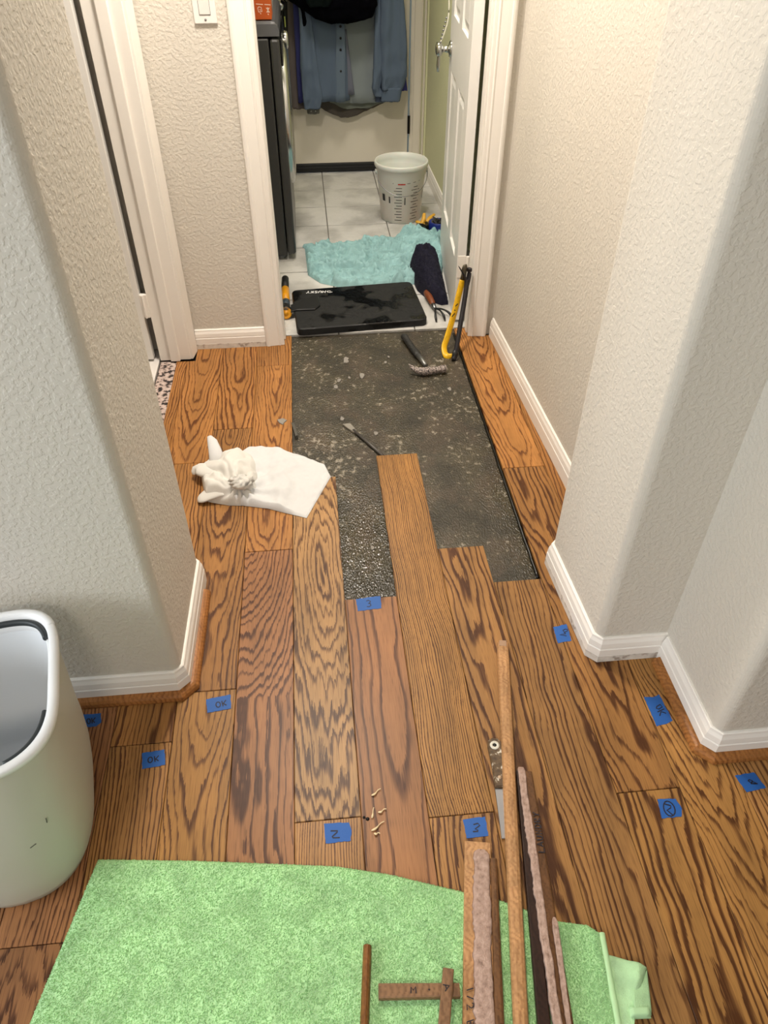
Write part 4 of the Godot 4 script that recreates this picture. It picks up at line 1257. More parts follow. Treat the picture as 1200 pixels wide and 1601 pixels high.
func tools() -> void:
	# kneeling pad
	var t := thing("kneeling_pad", Vector3(0.19, 0, -3.0), "wet black foam kneeling pad lying at the laundry doorway with white lettering", "kneeling pad")
	var pm := tri_map(mat(Color(0.022, 0.022, 0.023), 1.0), 0.6)
	pm.roughness_texture = tones(0.012, 81, 3, [[0.0, Color(0.12, 0.12, 0.12)], [0.4, Color(0.25, 0.25, 0.25)], [0.5, Color(0.6, 0.6, 0.6)], [1.0, Color(0.75, 0.75, 0.75)]])
	with_bump(pm, M.fine, 0.12)
	var s := mb()
	mat_shape(s, [Vector2(-0.09, -2.822), Vector2(0.462, -2.862), Vector2(0.437, -3.238), Vector2(-0.112, -3.195)], 0.001, 0.032, 0.03)
	obj("pad_foam", s, pm, t)
	s = mb()
	# the name stands upside down to us
	var a := Vector2(0.0, -3.165)
	var f := func(p: Vector2) -> Vector3: return Vector3(a.x + 0.006 - p.x * 0.83, 0.0322, a.y + 0.0 - p.y - p.x * 0.02)
	var hu := []
	var letters := {"H": [[Vector2(0.1, 0), Vector2(0.1, 1)], [Vector2(0.9, 0), Vector2(0.9, 1)], [Vector2(0.1, 0.5), Vector2(0.9, 0.5)]], "U": glyph("U"), "S": [[Vector2(0.9, 0.1), Vector2(0.5, 0.0), Vector2(0.12, 0.15), Vector2(0.2, 0.42), Vector2(0.8, 0.58), Vector2(0.88, 0.85), Vector2(0.5, 1.0), Vector2(0.1, 0.9)]], "K": glyph("K"), "Y": [[Vector2(0.05, 0), Vector2(0.5, 0.5), Vector2(0.95, 0)], [Vector2(0.5, 0.5), Vector2(0.5, 1)]]}
	var x := -0.042
	for ch in "HUSKY":
		for k: Array in letters[ch]:
			var o := []
			for q: Vector2 in k: o.append(Vector2(x + q.x * 0.017 - (q.y - 0.5) * 0.004, (q.y - 0.5) * 0.021))
			hu.append(o)
		x += 0.0215
	hu.append([Vector2(-0.078, -0.004), Vector2(-0.066, -0.009), Vector2(-0.054, -0.006), Vector2(-0.05, 0.004), Vector2(-0.062, 0.008), Vector2(-0.07, 0.003)])
	ink(s, hu, 0.0042, f, Vector3.UP)
	obj("lettering", s, mat(Color(0.85, 0.85, 0.85), 0.6), t, "white lettering and small emblem")

	# black and yellow mallet by the left casing
	t = thing("mallet", Vector3(-0.135, 0, -3.1), "black and yellow handled tool lying beside the left end of the black pad", "hand tool")
	var yel := mat(Color(0.85, 0.58, 0.06), 0.4)
	var rub := mat(Color(0.025, 0.025, 0.025), 0.55)
	s = mb(true)
	tube(s, [Vector3(-0.142, 0.018, -3.36), Vector3(-0.1415, 0.018, -3.352), Vector3(-0.141, 0.018, -3.24)], [0.006, 0.0165, 0.0165], 16)
	obj("grip", s, rub, t)
	s = mb(true)
	tube(s, [Vector3(-0.141, 0.018, -3.24), Vector3(-0.138, 0.018, -3.11)], [0.0175], 16)
	obj("shaft", s, yel, t, "yellow shaft")
	s = mb(true)
	tube(s, [Vector3(-0.138, 0.018, -3.11), Vector3(-0.137, 0.018, -3.055)], [0.0178, 0.0182], 16)
	obj("collar", s, mat(Color(0.22, 0.27, 0.31), 0.4), t, "grey blue collar")
	s = mb(true)
	tube(s, [Vector3(-0.137, 0.020, -3.06), Vector3(-0.136, 0.024, -3.02), Vector3(-0.136, 0.026, -2.985)], [0.017, 0.023, 0.024], 18)
	var hd := obj("head", s, rub, t)
	s = mb(true)
	lathe(s, [Vector2(0.0245, -0.004), Vector2(0.0245, 0.003), Vector2(0.020, 0.005), Vector2(0.018, 0.003), Vector2(0.009, 0.003), Vector2(0.008, 0.006), Vector2(0.0, 0.006)], 24, Vector3(-0.136, 0.026, -2.984), Basis(Vector3.RIGHT, deg_to_rad(70)))
	obj("end_cap", s, yel, hd, "round yellow end cap")
	s = mb()
	prism(s, PackedVector2Array([Vector2(-0.115, -2.97), Vector2(-0.115, -3.035), Vector2(-0.09, -3.05), Vector2(-0.015, -3.11), Vector2(0.005, -3.10), Vector2(0.012, -3.02), Vector2(-0.01, -2.985), Vector2(-0.09, -2.985)]), 0.033, 0.040, 0.002)
	obj("blade", s, rub, hd, "flat black blade resting on the pad")

	# hand cultivator
	t = thing("hand_cultivator", Vector3(0.52, 0, -2.98), "three pronged hand cultivator with a wooden handle right of the black pad", "hand tool")
	var wood := mat(Color(0.45, 0.23, 0.11), 0.5)
	s = mb(true)
	tube(s, [Vector3(0.492, 0.026, -3.135), Vector3(0.4935, 0.026, -3.125), Vector3(0.498, 0.026, -3.09), Vector3(0.5045, 0.023, -3.04), Vector3(0.508, 0.02, -3.015)], [0.006, 0.0145, 0.0155, 0.0135, 0.011], 14)
	obj("handle", s, wood, t)
	s = mb(true)
	tube(s, [Vector3(0.507, 0.02, -3.02), Vector3(0.512, 0.016, -2.985)], [0.0115, 0.008], 12)
	obj("ferrule", s, M.steel, t)
	var tips := [[Vector3(0.505, 0.028, -2.94), Vector3(0.502, 0.018, -2.9), Vector3(0.504, 0.002, -2.885)], [Vector3(0.525, 0.03, -2.94), Vector3(0.537, 0.022, -2.905), Vector3(0.543, 0.001, -2.893)], [Vector3(0.54, 0.028, -2.952), Vector3(0.565, 0.022, -2.925), Vector3(0.575, 0.001, -2.912)]]
	for k: Array in tips:
		s = mb(true)
		tube(s, curve([Vector3(0.511, 0.016, -2.988), k[0], k[1], k[2]], 14), [0.0038, 0.0038, 0.0038, 0.0038, 0.0038, 0.0038, 0.0038, 0.0042, 0.005, 0.0055, 0.0055, 0.005, 0.004, 0.003, 0.001], 8)
		obj("tine", s, mat(Color(0.2, 0.2, 0.2), 0.4, 0.8), t)

	# claw hammer caked with mortar
	t = thing("hammer", Vector3(0.42, -0.012, -2.55), "claw hammer with a black grip and a mortar caked head on the bare slab", "hammer")
	s = mb(true)
	var Y := -0.011
	tube(s, curve([Vector3(0.349, Y + 0.016, -2.775), Vector3(0.355, Y + 0.017, -2.75), Vector3(0.372, Y + 0.017, -2.67), Vector3(0.388, Y + 0.017, -2.605)], 10), [0.010, 0.0145, 0.0155, 0.0145, 0.0135, 0.0135, 0.0135, 0.014, 0.0145, 0.0145, 0.012], 14, 0.85)
	var grim := tri_map(mat(Color.WHITE, 0.6), 0.09)
	grim.albedo_texture = tones(0.09, 91, 3, [[0.0, Color(0.02, 0.02, 0.02)], [0.6, Color(0.035, 0.035, 0.035)], [0.72, Color(0.3, 0.29, 0.27)], [1.0, Color(0.55, 0.53, 0.5)]])
	obj("grip", s, grim, t)
	s = mb(true)
	tube(s, [Vector3(0.386, Y + 0.017, -2.612), Vector3(0.408, Y + 0.018, -2.525)], [0.0105, 0.009], 12)
	obj("shaft", s, mat(Color(0.5, 0.5, 0.49), 0.4, 0.8), t)
	var caked := tri_map(mat(Color.WHITE, 0.6), 0.13)
	caked.albedo_texture = tones(0.07, 93, 3, [[0.0, Color(0.03, 0.03, 0.03)], [0.40, Color(0.07, 0.065, 0.06)], [0.48, Color(0.6, 0.53, 0.5)], [1.0, Color(0.8, 0.78, 0.75)]])
	s = mb(true)
	tube(s, curve([Vector3(0.351, Y + 0.024, -2.497), Vector3(0.37, Y + 0.021, -2.487), Vector3(0.395, Y + 0.018, -2.482), Vector3(0.42, Y + 0.018, -2.485), Vector3(0.45, Y + 0.018, -2.49), Vector3(0.463, Y + 0.018, -2.492)], 15), [0.005, 0.0085, 0.011, 0.0125, 0.0135, 0.0145, 0.0155, 0.016, 0.016, 0.0145, 0.013, 0.0125, 0.0125, 0.0125, 0.0125, 0.0125], 14)
	var head := obj("head", s, caked, t)
	s = mb(true)
	tube(s, [Vector3(0.458, Y + 0.018, -2.4915), Vector3(0.462, Y + 0.018, -2.492), Vector3(0.478, Y + 0.018, -2.494), Vector3(0.482, Y + 0.018, -2.4945)], [0.012, 0.0155, 0.0155, 0.0135], 16)
	obj("striking_face", s, caked, head)
	s = mb(true)
	for sg: float in [-1.0, 1.0]:
		tube(s, [Vector3(0.372, Y + 0.02, -2.487 + sg * 0.004), Vector3(0.352, Y + 0.026, -2.498 + sg * 0.008), Vector3(0.338, Y + 0.033, -2.506 + sg * 0.010)], [0.007, 0.0055, 0.002], 8)
	obj("claw", s, caked, head)

	# flat chisel
	t = thing("chisel", Vector3(0.13, -0.012, -2.08), "flat steel chisel lying on the bare slab behind the loose tight grained plank", "chisel")
	s = mb(true)
	tube(s, [Vector3(0.098, -0.006, -2.135), Vector3(0.187, -0.005, -1.976)], [0.0055], 8)
	obj("shank", s, mat(Color(0.30, 0.285, 0.27), 0.45, 0.2), t)
	s = mb()
	var dd := Vector2(0.089, 0.159).normalized()
	var nn := Vector2(-dd.y, dd.x)
	var o := Vector2(0.1, -2.132)
	prism(s, PackedVector2Array([o + nn * 0.006 + dd * 0.01, o - nn * 0.006 + dd * 0.01, o - nn * 0.011 - dd * 0.022, o - nn * 0.013 - dd * 0.045, o + nn * 0.013 - dd * 0.055, o + nn * 0.011 - dd * 0.022]), -0.011, -0.004, 0.0015)
	obj("blade", s, mat(Color(0.52, 0.50, 0.46), 0.5, 0.2), t, "broad ground blade")

	# the two wrecking bars leaning in the doorway
	t = thing("pry_bar", Vector3(0.5000, -0.0120, -2.6600), "yellow flat pry bar with a hooked foot leaning at the right of the laundry doorway", "pry bar", "pry bars leaning by the laundry doorway")
	var yb := tri_map(mat(Color.WHITE, 0.4), 0.3)
	yb.albedo_texture = tones(0.04, 95, 3, [[0.0, Color(0.5, 0.36, 0.05)], [0.3, Color(0.86, 0.66, 0.04)], [1.0, Color(0.93, 0.74, 0.06)]])
	s = mb(true)
	tube(s, curve([Vector3(0.5400, -0.0020, -2.6120), Vector3(0.5240, -0.0070, -2.6060), Vector3(0.5030, -0.0040, -2.6120), Vector3(0.4985, 0.0140, -2.6450), Vector3(0.5120, 0.0438, -2.6680), Vector3(0.5280, 0.0853, -2.6900), Vector3(0.5480, 0.1457, -2.7150), Vector3(0.5650, 0.2137, -2.7350), Vector3(0.5750, 0.2514, -2.7440)], 40), [0.012, 0.013, 0.0135, 0.0135, 0.0135, 0.0135, 0.0135, 0.0135, 0.0135], 12, 0.42, true, Vector3(0.3, 0.2, 1))
	obj("bar", s, yb, t)
	s = mb(true)
	tube(s, [Vector3(0.575, 0.250, -2.744), Vector3(0.5785, 0.275, -2.748), Vector3(0.5805, 0.297, -2.749), Vector3(0.579, 0.312, -2.745)], [0.0125, 0.011, 0.013, 0.009], 12, 0.4, true, Vector3(0.3, 0.2, 1))
	obj("tip", s, mat(Color(0.4, 0.38, 0.33), 0.4, 0.8), t, "bare metal tip")
	s = mb()
	ink(s, [[Vector2(0, 0), Vector2(0.2, 1)], [Vector2(0.4, 0.1), Vector2(0.35, 0.9)], [Vector2(0.6, 0), Vector2(0.75, 1)]], 0.004, func(p: Vector2) -> Vector3: return Vector3(0.535 + 0.022 * p.x + (p.y - 0.5) * 0.007, 0.123 + p.x * 0.064, -2.693 - p.x * 0.018), Vector3(-0.2, 0.2, 1).normalized())
	obj("printed_mark", s, rub, t, "black printed mark")
	t = thing("pry_bar", Vector3(0.5300, -0.0120, -2.5700), "dark grey wrecking bar with a forked claw leaning beside the yellow pry bar", "pry bar", "pry bars leaning by the laundry doorway")
	var dark := mat(Color(0.13, 0.12, 0.135), 0.42, 0.15)
	s = mb(true)
	tube(s, curve([Vector3(0.5270, -0.0080, -2.5820), Vector3(0.5345, 0.0120, -2.5940), Vector3(0.5450, 0.0476, -2.6150), Vector3(0.5620, 0.1155, -2.6600), Vector3(0.5780, 0.1759, -2.7000), Vector3(0.5880, 0.2287, -2.7270), Vector3(0.5900, 0.2552, -2.7380)], 30), [0.010, 0.0125, 0.0125, 0.0115, 0.0115, 0.011, 0.011, 0.011], 6, 0.85, true, Vector3(0.3, 0.2, 1))
	obj("bar", s, dark, t)
	s = mb(true)
	tube(s, curve([Vector3(0.591, 0.235, -2.735), Vector3(0.583, 0.262, -2.736), Vector3(0.568, 0.290, -2.732), Vector3(0.550, 0.318, -2.725)], 10), [0.011, 0.011, 0.010, 0.009, 0.008, 0.007, 0.006, 0.005, 0.004, 0.003, 0.001], 8, 0.6)
	tube(s, curve([Vector3(0.592, 0.235, -2.737), Vector3(0.5975, 0.26, -2.744), Vector3(0.600, 0.282, -2.747), Vector3(0.599, 0.298, -2.745)], 10), [0.010], 8, 0.6)
	obj("claw", s, dark, t)
	s = mb(true)
	tube(s, [Vector3(0.5260, -0.0100, -2.5800), Vector3(0.5345, 0.0120, -2.5940), Vector3(0.5380, 0.0240, -2.6010)], [0.008, 0.0145, 0.013], 8, 0.7, true, Vector3(0.3, 0.2, 1))
	obj("foot", s, mat(Color(0.17, 0.17, 0.17), 0.5, 0.5), t)

	# yellow handled cutters and roll of blue tape by the bucket
	t = thing("cutters", Vector3(0.59, 0, -3.97), "small black cutters with yellow handles lying between the bucket and the blue roll", "cutters")
	s = mb(true)
	for k: Array in [[Vector3(0.585, 0.012, -3.97), Vector3(0.60, 0.035, -4.0), Vector3(0.605, 0.06, -4.015)], [Vector3(0.60, 0.012, -3.975), Vector3(0.64, 0.03, -4.03), Vector3(0.665, 0.04, -4.05)], [Vector3(0.585, 0.02, -3.98), Vector3(0.567, 0.02, -4.0), Vector3(0.563, 0.02, -4.01)]]:
		tube(s, k, [0.011, 0.012, 0.008], 10, 0.7)
	obj("handle", s, mat(Color(0.82, 0.62, 0.2), 0.5), t)
	s = mb(true)
	tube(s, [Vector3(0.565, 0.014, -3.965), Vector3(0.582, 0.02, -3.935), Vector3(0.602, 0.016, -3.925), Vector3(0.617, 0.014, -3.95), Vector3(0.612, 0.02, -3.98)], [0.012, 0.015, 0.013, 0.014, 0.010], 12)
	tube(s, [Vector3(0.583, 0.02, -3.94), Vector3(0.59, 0.016, -3.905), Vector3(0.592, 0.012, -3.89)], [0.013, 0.011, 0.006], 10)
	obj("jaws", s, mat(Color(0.07, 0.07, 0.065), 0.3, 0.6), t)
	s = mb(true)
	lathe(s, [Vector2(0, 0.0), Vector2(0.005, 0.001), Vector2(0, 0.003)], 10, Vector3(0.578, 0.034, -3.935))
	obj("rivet", s, M.chrome, t)
	t = thing("tape_roll", Vector3(0.665, 0, -3.93), "roll of blue masking tape holding dark bits, half hidden by the open door", "tape")
	s = mb(true)
	var tc := Vector3(0.668, 0.0, -3.925)
	lathe(s, [Vector2(0.038, 0.001), Vector2(0.05, 0.001), Vector2(0.0512, 0.002), Vector2(0.0512, 0.046), Vector2(0.05, 0.048), Vector2(0.04, 0.048), Vector2(0.038, 0.047)], 40, tc)
	obj("tape_winding", s, mat(Color(0.03, 0.14, 0.46), 0.45), t)
	s = mb(true)
	lathe(s, [Vector2(0.039, 0.001), Vector2(0.039, 0.047), Vector2(0.036, 0.047), Vector2(0.036, 0.001)], 32, tc)
	obj("core", s, mat(Color(0.4, 0.37, 0.3), 0.8), t)
	s = mb(true)
	for k in 7:
		var q := Vector3(rng.randf_range(-0.024, 0.024), rng.randf_range(0.03, 0.05), rng.randf_range(-0.024, 0.024))
		tube(s, [tc + q, tc + q * 0.5 + Vector3(rng.randf_range(-0.03, 0.03), 0.04, rng.randf_range(-0.03, 0.03)), tc + Vector3(-q.x, 0.012, -q.z)], [0.006, 0.008, 0.007], 8)
	obj("dark_bits", s, mat(Color(0.12, 0.11, 0.1), 0.6), t)

func paper_towel() -> void:
	var t := thing("paper_towel", Vector3(-0.2, 0, -1.87), "crumpled white paper towel with a flat sheet trailing to the right over the planks", "paper towel")
	var n := noise(1.0, 101, 3)
	var s := mb(true)
	cloth(s, [Vector2(-0.31, -1.98), Vector2(-0.25, -2.03), Vector2(-0.22, -2.042), Vector2(-0.12, -2.0), Vector2(-0.092, -1.992), Vector2(-0.01, -1.94), Vector2(0.008, -1.872)],
		[Vector2(-0.30, -1.765), Vector2(-0.245, -1.75), Vector2(-0.19, -1.735), Vector2(-0.15, -1.715), Vector2(-0.112, -1.698), Vector2(-0.09, -1.688), Vector2(-0.073, -1.68)], 66, 44, 0.0015, 0.003,
		func(u: float, v: float, p: Vector2) -> float:
			var r := 1.0 - absf(n.get_noise_2d(p.x * 6, p.y * 5)) * 2.2
			var w := p - Vector2(-0.268, -1.80)
			var pl_ := cos(w.angle() * 9.0 + 2.0 * n.get_noise_2d(p.x * 8, p.y * 8)) * exp(-w.length() * 9.0)
			return 0.003 + 0.009 * maxf(r, 0) * (1.25 - u) + 0.030 * pow(1 - u, 2.5) + 0.010 * pl_ + 0.015 * exp(-pow((u - 0.45 - 0.18 * v) * 9, 2)) + 0.002 * n.get_noise_2d(p.x * 40, p.y * 40))
	obj("sheet", s, M.paper, t)
	# the wad: paper gathered in pleats that run out from a knot
	s = mb(true)
	var n2 := noise(1.0, 107, 2)
	cloth(s, [Vector2(-0.405, -1.90), Vector2(-0.40, -1.955), Vector2(-0.375, -1.985), Vector2(-0.335, -1.995), Vector2(-0.29, -2.005), Vector2(-0.245, -1.985), Vector2(-0.225, -1.93)],
		[Vector2(-0.385, -1.80), Vector2(-0.375, -1.785), Vector2(-0.34, -1.772), Vector2(-0.31, -1.762), Vector2(-0.275, -1.757), Vector2(-0.245, -1.768), Vector2(-0.225, -1.81)], 84, 72, 0.001, 0.03,
		func(u: float, v: float, p: Vector2) -> float:
			var w := p - Vector2(-0.275, -1.79)
			var a := w.angle() + 0.35 * n2.get_noise_2d(p.x * 9, p.y * 9)
			var pl_ := absf(sin(a * 3.0 + 0.6)) * 0.85 + absf(sin(a * 8.0 + 3.0 * n2.get_noise_2d(p.x * 6 + 9, p.y * 6))) * 0.15
			var dome := 0.035 + 0.030 * sin(PI * clampf(u * 1.05, 0, 1)) * sin(PI * clampf(0.15 + v * 0.8, 0, 1))
			return dome * (0.62 + 0.5 * pl_) + 0.004 * (1.0 - absf(n2.get_noise_2d(p.x * 9, p.y * 9)) * 2.0))
	obj("crumpled_wad", s, M.paper_wad, t, "crumpled off-white wad")
	s = mb(true)
	tube(s, [Vector3(-0.352, 0.03, -1.94), Vector3(-0.362, 0.052, -1.985), Vector3(-0.372, 0.062, -2.022), Vector3(-0.382, 0.064, -2.045)], [0.026, 0.021, 0.016, 0.008], 12, 0.5)
	obj("twisted_corner", s, M.paper, t)
	s = mb(true)
	tube(s, curve([Vector3(-0.35, 0.035, -1.89), Vector3(-0.385, 0.036, -1.90), Vector3(-0.415, 0.032, -1.915), Vector3(-0.428, 0.022, -1.90)], 8), [0.034, 0.034, 0.033, 0.032, 0.03, 0.026, 0.02, 0.012, 0.004], 14, 0.4)
	obj("twisted_corner", s, M.paper_wad, t)
	s = mb(true)
	tube(s, curve([Vector3(-0.33, 0.03, -1.81), Vector3(-0.365, 0.022, -1.80), Vector3(-0.395, 0.014, -1.785), Vector3(-0.405, 0.008, -1.78)], 8), [0.034, 0.033, 0.031, 0.028, 0.024, 0.02, 0.015, 0.009, 0.003], 14, 0.35)
	obj("twisted_corner", s, M.paper_wad, t)
	s = mb(true)
	var knot := []
	for i in 15:
		var ph := PI * i / 14.0
		var ring := PackedVector3Array()
		for j in 26:
			var th := TAU * j / 26
			var d := Vector3(sin(ph) * cos(th), -cos(ph), -sin(ph) * sin(th))
			var r := 0.026 * (1.0 + 0.9 * (0.35 - absf(n2.get_noise_3d(d.x * 4 + 20, d.y * 4, d.z * 4)) * 1.4))
			ring.append(Vector3(-0.268, 0.06, -1.80) + Vector3(d.x * 1.25, d.y * 0.75, d.z) * r)
		knot.append(ring)
	loft(s, knot)
	obj("crumpled_knot", s, M.paper_wad, t)

# ---------------------------------------------------------------- tape labels
func tapes() -> void:
	var G := "blue tape markers on the planks"
	# outline as read anticlockwise from the far left; strokes in (across, down) of that quad
	var D := [
		[[Vector2(-0.6174, -1.044), Vector2(-0.5634, -1.044), Vector2(-0.5583, -1.0182), Vector2(-0.5681, -1.009), Vector2(-0.6011, -1.0088)], "blue tape scrap marked OK nearest the white bin, under the left baseboard", words("OK", Vector2(0.62, 0.55), Vector2(0.2, 0.42), -0.12)],
		[[Vector2(-0.3222, -1.0582), Vector2(-0.2656, -1.0671), Vector2(-0.2618, -1.0276), Vector2(-0.3161, -1.0206)], "blue tape scrap marked OK below the corner of the left wall end", words("OK", Vector2(0.6, 0.55), Vector2(0.2, 0.4), -0.06)],
		[[Vector2(-0.4526, -0.9294), Vector2(-0.404, -0.9343), Vector2(-0.398, -0.8961), Vector2(-0.4469, -0.89)], "blue tape scrap marked OK just below the short plank joint at the left", words("OK", Vector2(0.5, 0.52), Vector2(0.22, 0.36), 0.0)],
		[[Vector2(0.0529, -1.341), Vector2(0.1192, -1.3462), Vector2(0.1186, -1.3028), Vector2(0.0551, -1.2977)], "blue tape scrap marked 3 at the plank end beside the wet slab", words("3", Vector2(0.5, 0.5), Vector2(0.22, 0.55), 0.0)],
		[[Vector2(0.5555, -1.1948), Vector2(0.5932, -1.202), Vector2(0.5909, -1.1473), Vector2(0.5546, -1.1425)], "small blue tape scrap beside the dirty right baseboard", [[Vector2(0.8, 0.28), Vector2(0.62, 0.32), Vector2(0.66, 0.44), Vector2(0.9, 0.42), Vector2(0.95, 0.32), Vector2(0.78, 0.28)], [Vector2(0.66, 0.44), Vector2(0.72, 0.5)], [Vector2(0.75, 0.68), Vector2(0.3, 0.54), Vector2(0.75, 0.54)]]],
		[[Vector2(0.7142, -0.9656), Vector2(0.735, -0.963), Vector2(0.7532, -0.969), Vector2(0.7575, -0.8966), Vector2(0.738, -0.8895), Vector2(0.715, -0.8855)], "blue tape strip marked OK along the right shoe moulding", [[Vector2(0.5, 0.40), Vector2(0.75, 0.36), Vector2(0.8, 0.46), Vector2(0.55, 0.5), Vector2(0.42, 0.45), Vector2(0.5, 0.40)], [Vector2(0.4, 0.58), Vector2(0.85, 0.54)], [Vector2(0.84, 0.70), Vector2(0.6, 0.60), Vector2(0.42, 0.72)]]],
		[[Vector2(0.6513, -0.7148), Vector2(0.69, -0.7123), Vector2(0.695, -0.69), Vector2(0.6877, -0.6734), Vector2(0.645, -0.6733)], "blue tape scrap with a circled 2 below the right plank joint", [glyph("O")[0].map(func(q: Vector2) -> Vector2: return Vector2(0.18 + q.x * 0.64, 0.1 + q.y * 0.85)), [Vector2(0.32, 0.26), Vector2(0.62, 0.38), Vector2(0.58, 0.5), Vector2(0.36, 0.6), Vector2(0.58, 0.88)]]],
		[[Vector2(0.8391, -0.751), Vector2(0.8842, -0.7543), Vector2(0.8935, -0.7176), Vector2(0.8478, -0.7118)], "blue tape scrap with a scrawl below the nearest right corner", [[Vector2(0.42, 0.42), Vector2(0.52, 0.36), Vector2(0.62, 0.46), Vector2(0.5, 0.56), Vector2(0.42, 0.42)], [Vector2(0.45, 0.62), Vector2(0.6, 0.5), Vector2(0.72, 0.62), Vector2(0.5, 0.62), Vector2(0.76, 0.68)]]],
		[[Vector2(-0.0547, -0.7298), Vector2(-0.003, -0.7273), Vector2(0.0015, -0.71), Vector2(-0.0016, -0.6886), Vector2(-0.0523, -0.6882)], "blue tape scrap marked with a zigzag letter at the zigzag plank end", [[Vector2(0.24, 0.4), Vector2(0.52, 0.42), Vector2(0.5, 0.48), Vector2(0.28, 0.7), Vector2(0.3, 0.76), Vector2(0.58, 0.78)]]],
		[[Vector2(0.2326, -0.7103), Vector2(0.2803, -0.7126), Vector2(0.2788, -0.6721), Vector2(0.2336, -0.6712)], "blue tape scrap marked with a slanted 3 left of the scraper knife", [[Vector2(0.42, 0.34), Vector2(0.62, 0.3), Vector2(0.7, 0.42), Vector2(0.46, 0.58), Vector2(0.58, 0.66), Vector2(0.56, 0.72), Vector2(0.34, 0.7)]]],
	]
	var r := RandomNumberGenerator.new()
	r.seed = 4
	for d: Array in D:
		var pts: Array = d[0]
		var c := Vector3.ZERO
		for p: Vector2 in pts: c += Vector3(p.x, 0, p.y) / pts.size()
		var t := thing("tape_marker", c, d[1], "tape marker", G)
		var poly := PackedVector2Array()   # torn ends: short wobbles along the sides
		for i in pts.size():
			var a: Vector2 = pts[i]
			var b: Vector2 = pts[(i + 1) % pts.size()]
			var m := maxi(1, int(a.distance_to(b) / 0.006))
			for k in m:
				var q := a.lerp(b, float(k) / m)
				if k > 0: q += Vector2(r.randf_range(-1, 1), r.randf_range(-1, 1)) * 0.0009
				poly.append(q)
		var s := mb()
		prism(s, poly, 0.0004, 0.0009)
		obj("tape_strip", s, M.tape, t)
		var A: Vector2 = pts[0]
		var n := pts.size()
		var Bc: Vector2 = pts[1] if n < 6 else pts[2]
		var C: Vector2 = pts[n - 1]
		var Dd: Vector2 = pts[2] if n == 4 else pts[3]
		var s2 := mb()
		ink(s2, d[2], 0.0025, func(q: Vector2) -> Vector3:
			var p := A.lerp(Bc, q.x).lerp(C.lerp(Dd, q.x), q.y)
			return Vector3(p.x, 0.001, p.y), Vector3.UP)
		obj("handwriting", s2, M.ink, t)

